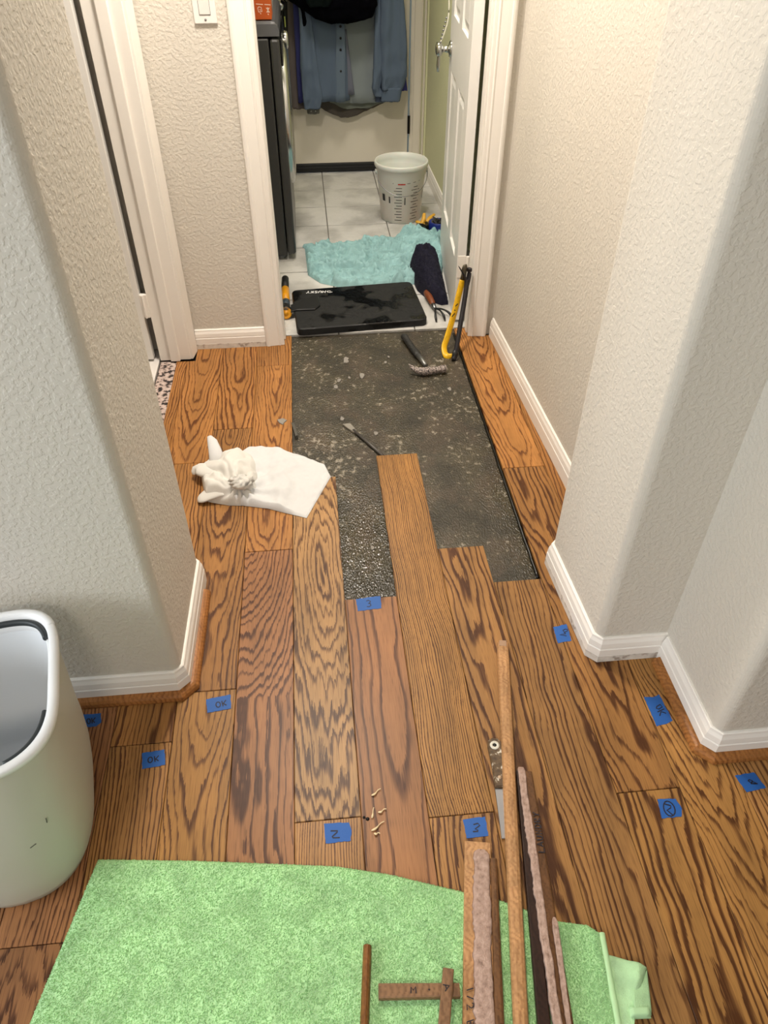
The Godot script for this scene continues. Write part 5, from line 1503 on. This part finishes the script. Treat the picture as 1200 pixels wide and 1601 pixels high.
# ---------------------------------------------------------------- bin
func trash_can() -> void:
	var c := Vector3(-0.668, 0, -0.826)
	var t := thing("trash_can", c, "white plastic bin without its lid standing by the left wall, green towel before it", "trash can")
	var pm := mat(Color(0.74, 0.73, 0.68), 0.45)
	var rm := mat(Color(0.93, 0.93, 0.93), 0.4)
	var ring := func(y: float, hx: float, hz: float, ex: float, dz := 0.0, n := 72) -> PackedVector3Array:
		var o := PackedVector3Array()
		for j in n:
			var th := TAU * j / n
			var cx := cos(th)
			var sx := sin(th)
			# the front swells outward in the middle
			var front := 0.022 * maxf(0.0, -sx) * (1.0 - absf(cx))
			o.append(c + Basis(Vector3.UP, deg_to_rad(12.5)) * Vector3(signf(cx) * pow(absf(cx), 2.0 / ex) * hx, y, -signf(sx) * pow(absf(sx), 2.0 / ex) * hz + dz + front))
		return o
	var H := 0.385
	var s := mb(true)
	loft(s, [ring.call(0.0, 0.118, 0.176, 3.2), ring.call(0.006, 0.126, 0.184, 3.2), ring.call(0.03, 0.135, 0.190, 3.2), ring.call(0.08, 0.143, 0.190, 3.3), ring.call(0.14, 0.147, 0.187, 3.5), ring.call(0.2, 0.149, 0.183, 3.6), ring.call(0.27, 0.151, 0.177, 3.8, -0.010), ring.call(0.33, 0.152, 0.172, 4.0, -0.016), ring.call(H - 0.016, 0.153, 0.168, 4.2, -0.022)], true, false)
	obj("bin_shell", s, pm, t)
	s = mb(true)
	loft(s, [ring.call(H - 0.02, 0.1520, 0.1670, 4.2, -0.022), ring.call(H - 0.014, 0.1600, 0.1750, 4.2, -0.022), ring.call(H - 0.003, 0.1600, 0.1750, 4.2, -0.022), ring.call(H, 0.1570, 0.1720, 4.2, -0.022), ring.call(H, 0.1480, 0.1630, 4.2, -0.022), ring.call(H - 0.004, 0.1440, 0.1600, 4.2, -0.022), ring.call(H - 0.03, 0.1430, 0.1590, 4.2, -0.022)], false, false)
	obj("rim", s, rm, t, "bright white rim")
	s = mb(true)
	loft(s, [ring.call(H - 0.012, 0.1445, 0.1605, 4.2, -0.022), ring.call(H - 0.06, 0.1420, 0.1590, 4.0, -0.018), ring.call(0.2, 0.1390, 0.1620, 3.8), ring.call(0.02, 0.1320, 0.1620, 3.4), ring.call(0.012, 0.1120, 0.1420, 3.4)], false, true)
	obj("liner", s, mat(Color(0.88, 0.89, 0.90), 0.45), t, "pale grey inside")
	# ledge inside and the grey seal pieces on it
	s = mb(true)
	loft(s, [ring.call(H - 0.020, 0.1435, 0.1595, 4.2, -0.022), ring.call(H - 0.018, 0.1390, 0.1550, 4.2, -0.022), ring.call(H - 0.024, 0.1365, 0.1530, 4.2, -0.022), ring.call(H - 0.045, 0.1410, 0.1580, 4.2, -0.022)], false, false)
	obj("ledge", s, rm, t)
	var gk := mat(Color(0.16, 0.18, 0.19), 0.5)
	var full: PackedVector3Array = ring.call(H - 0.014, 0.1385, 0.154, 4.2, -0.022, 144)
	for span: Array in [[8, 50], [-30, -6]]:   # far right corner, near right corner
		s = mb(true)
		var pts := []
		for k in range(span[0], span[1] + 1): pts.append(full[(k + 144) % 144])
		tube(s, pts, [0.0055], 8, 1.3)
		obj("seal", s, gk, t, "dark grey seal strip")
	# raised overlaps of the rim
	for span: Array in [[10, 40], [-52, -36]]:
		s = mb(true)
		var top: PackedVector3Array = ring.call(H - 0.004, 0.1535, 0.1685, 4.2, -0.022, 144)
		var pts := []
		for k in range(span[0], span[1] + 1): pts.append(top[(k + 144) % 144])
		tube(s, pts, [0.0085], 10, 0.75)
		obj("rim_lip", s, rm, t)
	s = mb()
	var sc := func(p: Vector2) -> Vector3:
		var th := -deg_to_rad(p.x)
		var q := Vector3(cos(th), 0, -sin(th))
		var ex := 3.5
		return c + Basis(Vector3.UP, deg_to_rad(12.5)) * Vector3(signf(q.x) * pow(absf(q.x), 2.0 / ex) * 0.149, p.y, signf(q.z) * pow(absf(q.z), 2.0 / ex) * 0.184 + 0.022 * maxf(0.0, q.z) * (1.0 - absf(q.x)) + 0.0006)
	var scm := mat(Color(0.3, 0.29, 0.27), 0.7)
	for q: Array in [[Vector2(60, 0.235), Vector2(61, 0.222)], [Vector2(74, 0.19), Vector2(78, 0.187)], [Vector2(84, 0.14), Vector2(87, 0.138)]]:
		s = mb()
		ink(s, [q], 0.0018, sc, Vector3(0.3, 0, 0.9).normalized())
		obj("scuff_mark", s, scm, t)

# ---------------------------------------------------------------- near towel
func green_towel() -> void:
	var t := thing("towel", Vector3(-0.05, 0, -0.45), "bright green terry towel spread over the planks in the foreground", "towel")
	var n := noise(1.0, 121, 3)
	var c := Color(0.67, 0.83, 0.61)
	var s := mb(true)
	var h := func(u: float, v: float, p: Vector2) -> float:
		var fold := 0.006 * exp(-pow((p.x - 0.40 + (p.y + 0.47) * 0.9) * 34, 2)) * smoothstep(0.25, 0.36, p.x)
		return 0.0085 + 0.003 * n.get_noise_2d(p.x * 6, p.y * 6) + 0.0012 * n.get_noise_2d(p.x * 60, p.y * 60) - fold
	var far := [Vector2(-0.505, -0.699), Vector2(-0.317, -0.6785), Vector2(-0.09, -0.648), Vector2(-0.033, -0.64), Vector2(0.072, -0.614), Vector2(0.208, -0.568), Vector2(0.268, -0.5495), Vector2(0.376, -0.499), Vector2(0.43, -0.487), Vector2(0.4475, -0.47)]
	var near := [Vector2(-0.645, -0.1), Vector2(-0.3, -0.1), Vector2(0.05, -0.1), Vector2(0.2, -0.1), Vector2(0.405, -0.1)]
	var g := cloth(s, far, near, 150, 90, 0.001, 0.011, h)
	var gm := terry_mat(c, 125, 0.12)
	obj("towel_cloth", s, gm, t)
	terry(g, 150, 90, 230000, 0.0025, t, 9, c)
	# hem along the right edge, and the folded under-layer that sticks out
	s = mb(true)
	var hem := []
	for k in 25:
		var v := k / 24.0
		var p: Vector2 = far[9].lerp(near[4], v) + Vector2(0.002, 0)
		hem.append(Vector3(p.x, 0.0065, p.y))
	tube(s, hem, [0.006], 10, 0.9)
	obj("hem", s, mat(Color(0.68, 0.82, 0.62), 0.9), t, "paler stitched hem")
	s = mb(true)
	cloth(s, [Vector2(0.43, -0.44), Vector2(0.456, -0.434), Vector2(0.48, -0.425), Vector2(0.502, -0.415), Vector2(0.514, -0.407)], [Vector2(0.40, -0.2), Vector2(0.42, -0.2), Vector2(0.435, -0.25), Vector2(0.45, -0.30), Vector2(0.462, -0.335)], 34, 40, 0.001, 0.006,
		func(u: float, v: float, p: Vector2) -> float: return 0.006 + 0.014 * exp(-pow((u - 0.8) * 5.0, 2)) * exp(-pow((v - 0.15) * 3.5, 2)) + 0.0015 * n.get_noise_2d(p.x * 50, p.y * 50))
	obj("folded_corner", s, terry_mat(Color(0.66, 0.80, 0.61), 127, 0.3), t, "folded corner with a woven border")
	s = mb(true)
	cloth(s, [Vector2(0.474, -0.385), Vector2(0.49, -0.398), Vector2(0.514, -0.406)], [Vector2(0.462, -0.338), Vector2(0.478, -0.337), Vector2(0.496, -0.336)], 14, 20, 0.001, 0.004,
		func(u: float, v: float, p: Vector2) -> float: return 0.011 + 0.004 * sin(v * 2.0) - 0.003 * u)
	obj("turned_flap", s, terry_mat(Color(0.63, 0.77, 0.58), 129, 0.3), t)
	s = mb(true)
	cloth(s, [Vector2(0.456, -0.352), Vector2(0.496, -0.348)], [Vector2(0.455, -0.334), Vector2(0.494, -0.332)], 8, 6, 0.001, 0.003, func(u: float, v: float, p: Vector2) -> float: return 0.0145)
	obj("woven_border", s, mat(Color(0.66, 0.80, 0.61), 0.9), t)

# ---------------------------------------------------------------- strips of moulding
# a strip between two ends: cross-section in (across, up), laid from A to B at heights
func strip(s: SurfaceTool, A: Vector3, B: Vector3, sec0: Array, sec1: Array) -> void:
	var d := (B - A).normalized()
	var x := d.cross(Vector3.UP).normalized()
	var y := x.cross(d)
	var rings := []
	for k in 13:
		var f := k / 12.0
		var r := PackedVector3Array()
		for i in sec0.size():
			var q: Vector2 = sec0[i].lerp(sec1[i], f)
			r.append(A.lerp(B, f) + x * q.x + y * q.y)
		rings.append(r)
	rings.reverse()
	loft(s, rings)

func sec(w: float, h: float, round_ := 0.3) -> Array:
	var b := minf(w, h) * round_
	return [Vector2(-w / 2, 0), Vector2(w / 2, 0), Vector2(w / 2, h - b), Vector2(w / 2 - b * 0.3, h - b * 0.3), Vector2(w / 2 - b, h), Vector2(-w / 2 + b, h), Vector2(-w / 2 + b * 0.3, h - b * 0.3), Vector2(-w / 2, h - b)]

# dried adhesive: an irregular ribbon on top of a strip
func adhesive(s: SurfaceTool, A: Vector3, B: Vector3, w0: float, w1: float, th: float, sd: int) -> void:
	var n := noise(1.0, sd, 3)
	var d := (B - A).normalized()
	var x := d.cross(Vector3.UP).normalized()
	var L := A.distance_to(B)
	var rings := []
	var K := int(L / 0.005)
	for k in K + 1:
		var f := float(k) / K
		var e := minf(1.0, minf(f, 1 - f) * L / 0.012)
		var w := lerpf(w0, w1, f) * (0.35 + 0.65 * sqrt(e))
		var l := -w * 0.5 * (1 + 0.3 * n.get_noise_2d(f * L * 9, 3)) - 0.05 * w * n.get_noise_2d(f * L * 120, 5)
		var r := w * 0.5 * (1 + 0.25 * n.get_noise_2d(f * L * 12, 30)) + 0.12 * w * n.get_noise_2d(f * L * 70, 50)
		var ring := PackedVector3Array()
		var c := A.lerp(B, f)
		var m := 9
		for i in m:
			var q := float(i) / (m - 1)
			var px := lerpf(l, r, clampf(q * 1.12 - 0.06, 0, 1))
			var hh := th * sqrt(e) * (0.0 if i == 0 or i == m - 1 else 1.0) * (1 + 0.14 * n.get_noise_2d(f * L * 40, q * 3 + 80))
			ring.append(c + x * px + Vector3.UP * hh)
		rings.append(ring)
	loft(s, rings, true, true, true)

func text_on(s: SurfaceTool, text: String, A: Vector3, dir: Vector3, down: Vector3, cw: float, chh: float, w := 0.0018) -> void:
	var f := func(p: Vector2) -> Vector3: return A + dir * p.x + down * p.y
	ink(s, words(text, Vector2(0, 0), Vector2(cw, chh), 0.0, 0.3), w, f, Vector3.UP)

func sticks() -> void:
	var G := "strips of oak moulding on and beside the green towel"
	var wood := func(b: Color, k: Color, sd: int) -> StandardMaterial3D:
		return tri_map(grain({seed = sd, c0 = 0.12, c1 = 0.01, d0 = 0.03, ds = 0.0, sp = 0.005, wob = 0.006, zig = 0.001, dk = 0.6, base = b, dark = k}, 96, 256), 0.28)
	var w1: StandardMaterial3D = wood.call(Color(0.50, 0.33, 0.17), Color(0.33, 0.2, 0.1), 301)
	var w2: StandardMaterial3D = wood.call(Color(0.70, 0.53, 0.36), Color(0.52, 0.36, 0.23), 305)
	var w3: StandardMaterial3D = wood.call(Color(0.52, 0.39, 0.28), Color(0.35, 0.25, 0.18), 309)
	var w4: StandardMaterial3D = wood.call(Color(0.20, 0.13, 0.10), Color(0.12, 0.075, 0.06), 313)
	var w5: StandardMaterial3D = wood.call(Color(0.42, 0.29, 0.18), Color(0.27, 0.17, 0.1), 317)
	var pink := with_bump(tri_map(mat(Color.WHITE, 0.75), 0.12), M.fine, 0.5)
	pink.albedo_texture = tones(0.03, 131, 4, [[0.0, Color(0.48, 0.38, 0.33)], [0.3, Color(0.62, 0.51, 0.45)], [0.6, Color(0.67, 0.56, 0.50)], [1.0, Color(0.74, 0.63, 0.57)]])
	var yt := 0.0105   # top of the towel's pile

	var t := thing("moulding_strip", Vector3(0.005, yt, -0.4), "short plain oak moulding strip, leftmost on the green towel", "moulding", G)
	var s := mb()
	strip(s, Vector3(0.0165, yt, -0.487), Vector3(-0.012, yt, -0.25), sec(0.0150, 0.016, 0.6), sec(0.0150, 0.016, 0.6))
	obj("strip_wood", s, w1, t)

	t = thing("moulding_strip", Vector3(0.1, yt, -0.41), "short grey brown strip marked M lying crosswise on the green towel", "moulding", G)
	s = mb()
	strip(s, Vector3(0.030, yt, -0.4125), Vector3(0.171, yt, -0.4005), sec(0.024, 0.013, 0.25), sec(0.022, 0.013, 0.25))
	obj("strip_wood", s, w3, t)
	s = mb()
	text_on(s, "M", Vector3(0.0905, yt + 0.0133, -0.4075), Vector3(1, 0, 0.08), Vector3(-0.08, 0, 1), 0.010, 0.010)
	ink(s, [[Vector2(0, 0), Vector2(1, 0)], [Vector2(0.4, -1), Vector2(0.5, 1)]], 0.001, func(p: Vector2) -> Vector3: return Vector3(0.116 + p.x * 0.004, yt + 0.0133, -0.4055 + p.y * 0.002), Vector3.UP)
	obj("handwriting", s, M.ink, t)

	t = thing("moulding_strip", Vector3(0.14, yt, -0.38), "short grey brown strip marked A laid over the strip marked M", "moulding", G)
	s = mb()
	strip(s, Vector3(0.1555, yt + 0.0136, -0.4315), Vector3(0.120, yt + 0.0136, -0.29), sec(0.0195, 0.011, 0.25), sec(0.021, 0.011, 0.25))
	obj("strip_wood", s, w3, t)
	s = mb()
	text_on(s, "A", Vector3(0.1475, yt + 0.025, -0.4035), Vector3(0.24, 0, 0.97), Vector3(-0.97, 0, 0.24), 0.0105, 0.010, 0.0017)
	obj("handwriting", s, M.ink, t)

	# broad strip with a pink skim of adhesive and writing
	t = thing("moulding_strip", Vector3(0.22, 0, -0.5), "broad oak strip with a pink adhesive band and handwriting, middle of the green towel", "moulding", G)
	s = mb()
	var A := Vector3(0.252, 0.0065, -0.655)
	var B := Vector3(0.172, yt + 0.002, -0.20)
	strip(s, A, B, sec(0.052, 0.010, 0.2), sec(0.066, 0.010, 0.2))
	obj("strip_wood", s, w2, t)
	s = mb(true)
	adhesive(s, Vector3(0.2565, 0.0166, -0.640), Vector3(0.1765, yt + 0.0121, -0.20), 0.034, 0.034, 0.0035, 141)
	obj("adhesive_band", s, pink, t, "pinkish dried adhesive band")
	s = mb()
	strip(s, Vector3(0.2765, 0.0095, -0.618), Vector3(0.2045, yt + 0.006, -0.20), sec(0.014, 0.012, 0.4), sec(0.018, 0.012, 0.4))
	obj("raised_edge", s, w5, t)
	s = mb()
	var along := (B - A).normalized()
	text_on(s, "1/2 BA", Vector3(0.1835, yt + 0.0125, -0.368), along, Vector3(-along.z * -1.0, 0, -along.x * 1.0).normalized() * Vector3(-1, 0, 1), 0.0098, 0.0125)
	obj("handwriting", s, M.ink, t)

	# long pale strip lying over everything
	t = thing("moulding_strip", Vector3(0.34, 0, -0.75), "longest pale oak strip reaching from the planks across the green towel", "moulding", G)
	s = mb()
	strip(s, Vector3(0.4115, 0.0015, -1.147), Vector3(0.249, yt + 0.004, -0.25), sec(0.029, 0.017, 0.5), sec(0.026, 0.017, 0.5))
	obj("strip_wood", s, w2, t)
	s = mb()
	strip(s, Vector3(0.4118, 0.0145, -1.151), Vector3(0.4085, 0.0147, -1.134), sec(0.018, 0.0045, 0.3), sec(0.018, 0.0045, 0.3))
	obj("cut_end", s, mat(Color(0.62, 0.5, 0.4), 0.8), t)

	t = thing("moulding_strip", Vector3(0.33, 0, -0.5), "dark brown underside strip between the longest strip and the pink edged strip", "moulding", G)
	s = mb()
	strip(s, Vector3(0.372, 0.001, -0.80), Vector3(0.292, yt, -0.25), sec(0.015, 0.014, 0.2), sec(0.024, 0.014, 0.2))
	obj("strip_wood", s, w4, t)

	t = thing("moulding_strip", Vector3(0.36, 0, -0.55), "oak strip edged with pink adhesive and marked LAUNDRY, right of the longest strip", "moulding", G)
	s = mb()
	strip(s, Vector3(0.3905, 0.001, -0.797), Vector3(0.3315, yt, -0.25), sec(0.018, 0.0135, 0.3), sec(0.030, 0.0135, 0.3))
	obj("strip_wood", s, w5, t)
	s = mb(true)
	adhesive(s, Vector3(0.3765, 0.0085, -0.812), Vector3(0.316, yt + 0.012, -0.25), 0.0165, 0.0165, 0.012, 145)
	obj("adhesive_band", s, pink, t, "pinkish dried adhesive edge")
	s = mb(true)
	adhesive(s, Vector3(0.3655, yt + 0.0125, -0.50), Vector3(0.335, yt + 0.013, -0.25), 0.012, 0.010, 0.004, 149)
	obj("adhesive_patch", s, pink, t, "second smear of pink adhesive")
	s = mb()
	var al := (Vector3(0.3905, 0, -0.797) - Vector3(0.3315, 0, -0.25)).normalized()
	text_on(s, "LAUNDRY", Vector3(0.3785, 0.0185, -0.662), al, Vector3(-al.z, 0, al.x), 0.0095, 0.0125, 0.0022)
	obj("handwriting", s, M.ink, t)

	# scraper knife under the long strip
	t = thing("scraper_knife", Vector3(0.32, 0, -0.77), "old paint flecked scraper knife with a steel blade beside the longest oak strip", "knife")
	var hm := tri_map(mat(Color.WHITE, 0.6), 0.12)
	hm.albedo_texture = tones(0.03, 151, 5, [[0.0, Color(0.24, 0.17, 0.10)], [0.6, Color(0.36, 0.28, 0.18)], [0.74, Color(0.42, 0.34, 0.24)], [0.8, Color(0.75, 0.72, 0.66)], [1.0, Color(0.85, 0.83, 0.78)]])
	s = mb()
	var hp := [Vector2(0.3165, -0.868), Vector2(0.3195, -0.880), Vector2(0.3305, -0.887), Vector2(0.342, -0.884), Vector2(0.3495, -0.874), Vector2(0.3435, -0.83), Vector2(0.3335, -0.768), Vector2(0.3125, -0.770), Vector2(0.3165, -0.82)]
	prism(s, PackedVector2Array(hp), 0.001, 0.013, 0.003)
	obj("handle", s, hm, t)
	s = mb(true)
	lathe(s, [Vector2(0.0105, 0.0), Vector2(0.0105, 0.0008), Vector2(0.0045, 0.0012), Vector2(0.0045, 0.0)], 20, Vector3(0.3315, 0.0131, -0.8665))
	obj("grommet", s, mat(Color(0.82, 0.80, 0.74), 0.6), t, "white paint ring round the hanging hole")
	s = mb(true)
	lathe(s, [Vector2(0.0042, 0.0), Vector2(0.0042, 0.0006), Vector2(0.0, 0.0006)], 14, Vector3(0.3315, 0.0131, -0.8665))
	obj("hanging_hole", s, M.black, t)
	s = mb(true)
	lathe(s, [Vector2(0.0045, 0.0), Vector2(0.004, 0.0012), Vector2(0.0, 0.0018)], 12, Vector3(0.3265, 0.013, -0.79))
	obj("rivet", s, mat(Color(0.72, 0.62, 0.52), 0.5, 0.3), t)
	s = mb()
	prism(s, PackedVector2Array([Vector2(0.3125, -0.771), Vector2(0.3335, -0.769), Vector2(0.3125, -0.661), Vector2(0.3035, -0.662)]), 0.004, 0.0058, 0.0006)
	obj("blade", s, M.steel, t)

# ---------------------------------------------------------------- flakes and shavings
func small_bits() -> void:
	var G := "adhesive flakes on the bare slab"
	var fl := mat(Color(0.52, 0.50, 0.47), 0.85)
	# [x, z, size, what sets it apart]
	var spots := [
		[0.10, -2.625, 0.040, "broadest pale adhesive flake on the slab, in front of the black pad"],
		[0.155, -2.50, 0.034, "pale adhesive flake nearest below the broadest one on the slab"],
		[0.065, -2.475, 0.022, "narrow pale adhesive flake left of the middle of the slab"],
		[0.05, -2.43, 0.026, "long thin adhesive flake towards the left edge of the slab"],
		[0.105, -2.49, 0.018, "small adhesive flake between two larger ones left on the slab"],
		[0.255, -2.595, 0.020, "thin white adhesive flake left of the hammer grip"],
		[0.272, -2.635, 0.016, "short white adhesive flake near the top of the hammer grip"],
		[0.358, -2.535, 0.024, "chunky grey adhesive flake in the angle of the hammer handle and claw"],
		[0.478, -2.375, 0.024, "pinkish white adhesive flake below the striking face of the hammer"],
		[0.062, -2.215, 0.030, "grey adhesive flake just above the chisel blade"],
		[0.175, -2.115, 0.022, "curled adhesive flake beside the chisel shank"],
		[0.115, -1.545, 0.020, "lone pale adhesive flake on the wet strip of slab between the planks"],
	]
	var r := RandomNumberGenerator.new()
	r.seed = 77
	for p: Array in spots:
		var o := PackedVector2Array()
		var k := r.randi_range(6, 9)
		for i in k:
			var a := TAU * i / k + r.randf_range(-0.25, 0.25)
			o.append(Vector2(p[0], p[1]) + Vector2(cos(a) * 0.62, sin(a)) * p[2] * 0.6 * r.randf_range(0.55, 1.1))
		var s := mb()
		prism(s, o, -0.0125, -0.0085, 0.001)
		solo("adhesive_flake", s, fl, p[3], "flake", G)
	var bits := [[-0.151, -2.20, 0.030, 0.001, "grey flake lying on the oak plank left of the bare slab"], ]
	for p: Array in bits:
		var s := mb()
		prism(s, PackedVector2Array([Vector2(p[0] - 0.016, p[1] - 0.012), Vector2(p[0] + 0.004, p[1] - 0.02), Vector2(p[0] + 0.018, p[1] - 0.006), Vector2(p[0] + 0.008, p[1] + 0.008), Vector2(p[0] + 0.004, p[1] + 0.02), Vector2(p[0] - 0.01, p[1] + 0.006)]), 0.0006, 0.0036, 0.001)
		solo("adhesive_flake", s, fl, p[4], "flake")
	var s2 := mb()
	prism(s2, PackedVector2Array([Vector2(-0.118, -2.19), Vector2(-0.106, -2.185), Vector2(-0.095, -2.11), Vector2(-0.104, -2.105)]), -0.0122, 0.004, 0.001)
	solo("wood_splinter", s2, mat(Color(0.3, 0.29, 0.26), 0.8), "grey splinter at the edge of the bare slab beside the left planks", "splinter")
	# pale shavings on the middle plank
	var sh := mat(Color(0.88, 0.79, 0.62), 0.7)
	for p: Array in [[0.059, -0.787, 0.5, 0.012, "curved pale wood shaving, farthest of those on the pinkish middle plank"], [0.048, -0.742, 1.3, 0.011, "upright pale wood shaving left in the middle of the pinkish plank"], [0.068, -0.745, 0.2, 0.009, "forked pale wood shaving right in the middle of the pinkish plank"], [0.056, -0.713, 0.5, 0.016, "longest straight pale wood shaving on the pinkish middle plank"], [0.053, -0.698, -0.3, 0.006, "smallest pale wood shaving, nearest on the pinkish middle plank"]]:
		var s3 := mb(true)
		var c := Vector3(p[0], 0.002, p[1])
		var d: Vector3 = Vector3(cos(p[2]), 0, -sin(p[2])) * float(p[3])
		tube(s3, curve([c - d, c - d * 0.3 + Vector3(0, 0.003, 0.003), c + d * 0.4 + Vector3(0, 0.001, -0.002), c + d + Vector3(0, 0.003, 0)], 8), [0.0012, 0.0022, 0.0025, 0.002, 0.001], 6, 0.5)
		solo("wood_shaving", s3, sh, p[4], "shaving", "wood shavings on the middle plank")
	for p: Array in [[0.029, -0.735, 0.0032, "smaller dark crumb right at the corner of the zigzag grained plank end"], [0.036, -0.731, 0.0042, "larger dark crumb beside the corner of the zigzag grained plank end"]]:
		var s4 := mb(true)
		lathe(s4, [Vector2(0, 0.0004), Vector2(p[2], 0.001), Vector2(p[2] * 0.6, 0.0025), Vector2(0, 0.003)], 7, Vector3(p[0], 0, p[1]))
		solo("dark_crumb", s4, M.bronze, p[3], "crumb", "dark crumbs at a plank joint")
	# dust and grit all over the slab and the planks beside it
	var ch := mb()
	tri(ch, Vector3(-0.5, 0, 0.3), Vector3(0.5, 0, 0.4), Vector3(0.1, 0.6, 0))
	tri(ch, Vector3(0.5, 0, 0.4), Vector3(0, 0, -0.5), Vector3(0.1, 0.6, 0))
	tri(ch, Vector3(0, 0, -0.5), Vector3(-0.5, 0, 0.3), Vector3(0.1, 0.6, 0))
	ch.generate_normals()
	var mm := MultiMesh.new()
	mm.transform_format = MultiMesh.TRANSFORM_3D
	mm.mesh = ch.commit()
	mm.mesh.surface_set_material(0, mat(Color(0.62, 0.59, 0.54), 0.8))
	mm.instance_count = 900
	for k in 900:
		var x := r.randf_range(-0.11, 0.56)
		var z := r.randf_range(-2.82, -1.36)
		if x > 0.16 and z > -1.98: x = r.randf_range(0.03, 0.155)
		if x < 0.024 and z > -1.9: z = r.randf_range(-2.7, -1.95)
		var y := -0.0122
		var q := r.randf_range(0.0012, 0.004) * (0.6 if r.randf() < 0.7 else 1.3)
		mm.set_instance_transform(k, Transform3D(Basis(Vector3.UP, r.randf() * TAU).scaled(Vector3.ONE * q), Vector3(x, y, z)))
	var mi := MultiMeshInstance3D.new()
	mi.name = "grit"
	mi.multimesh = mm
	add_child(mi)
	meta(mi, "pale grit and crumbs strewn over the bare slab", "grit", "", "stuff")
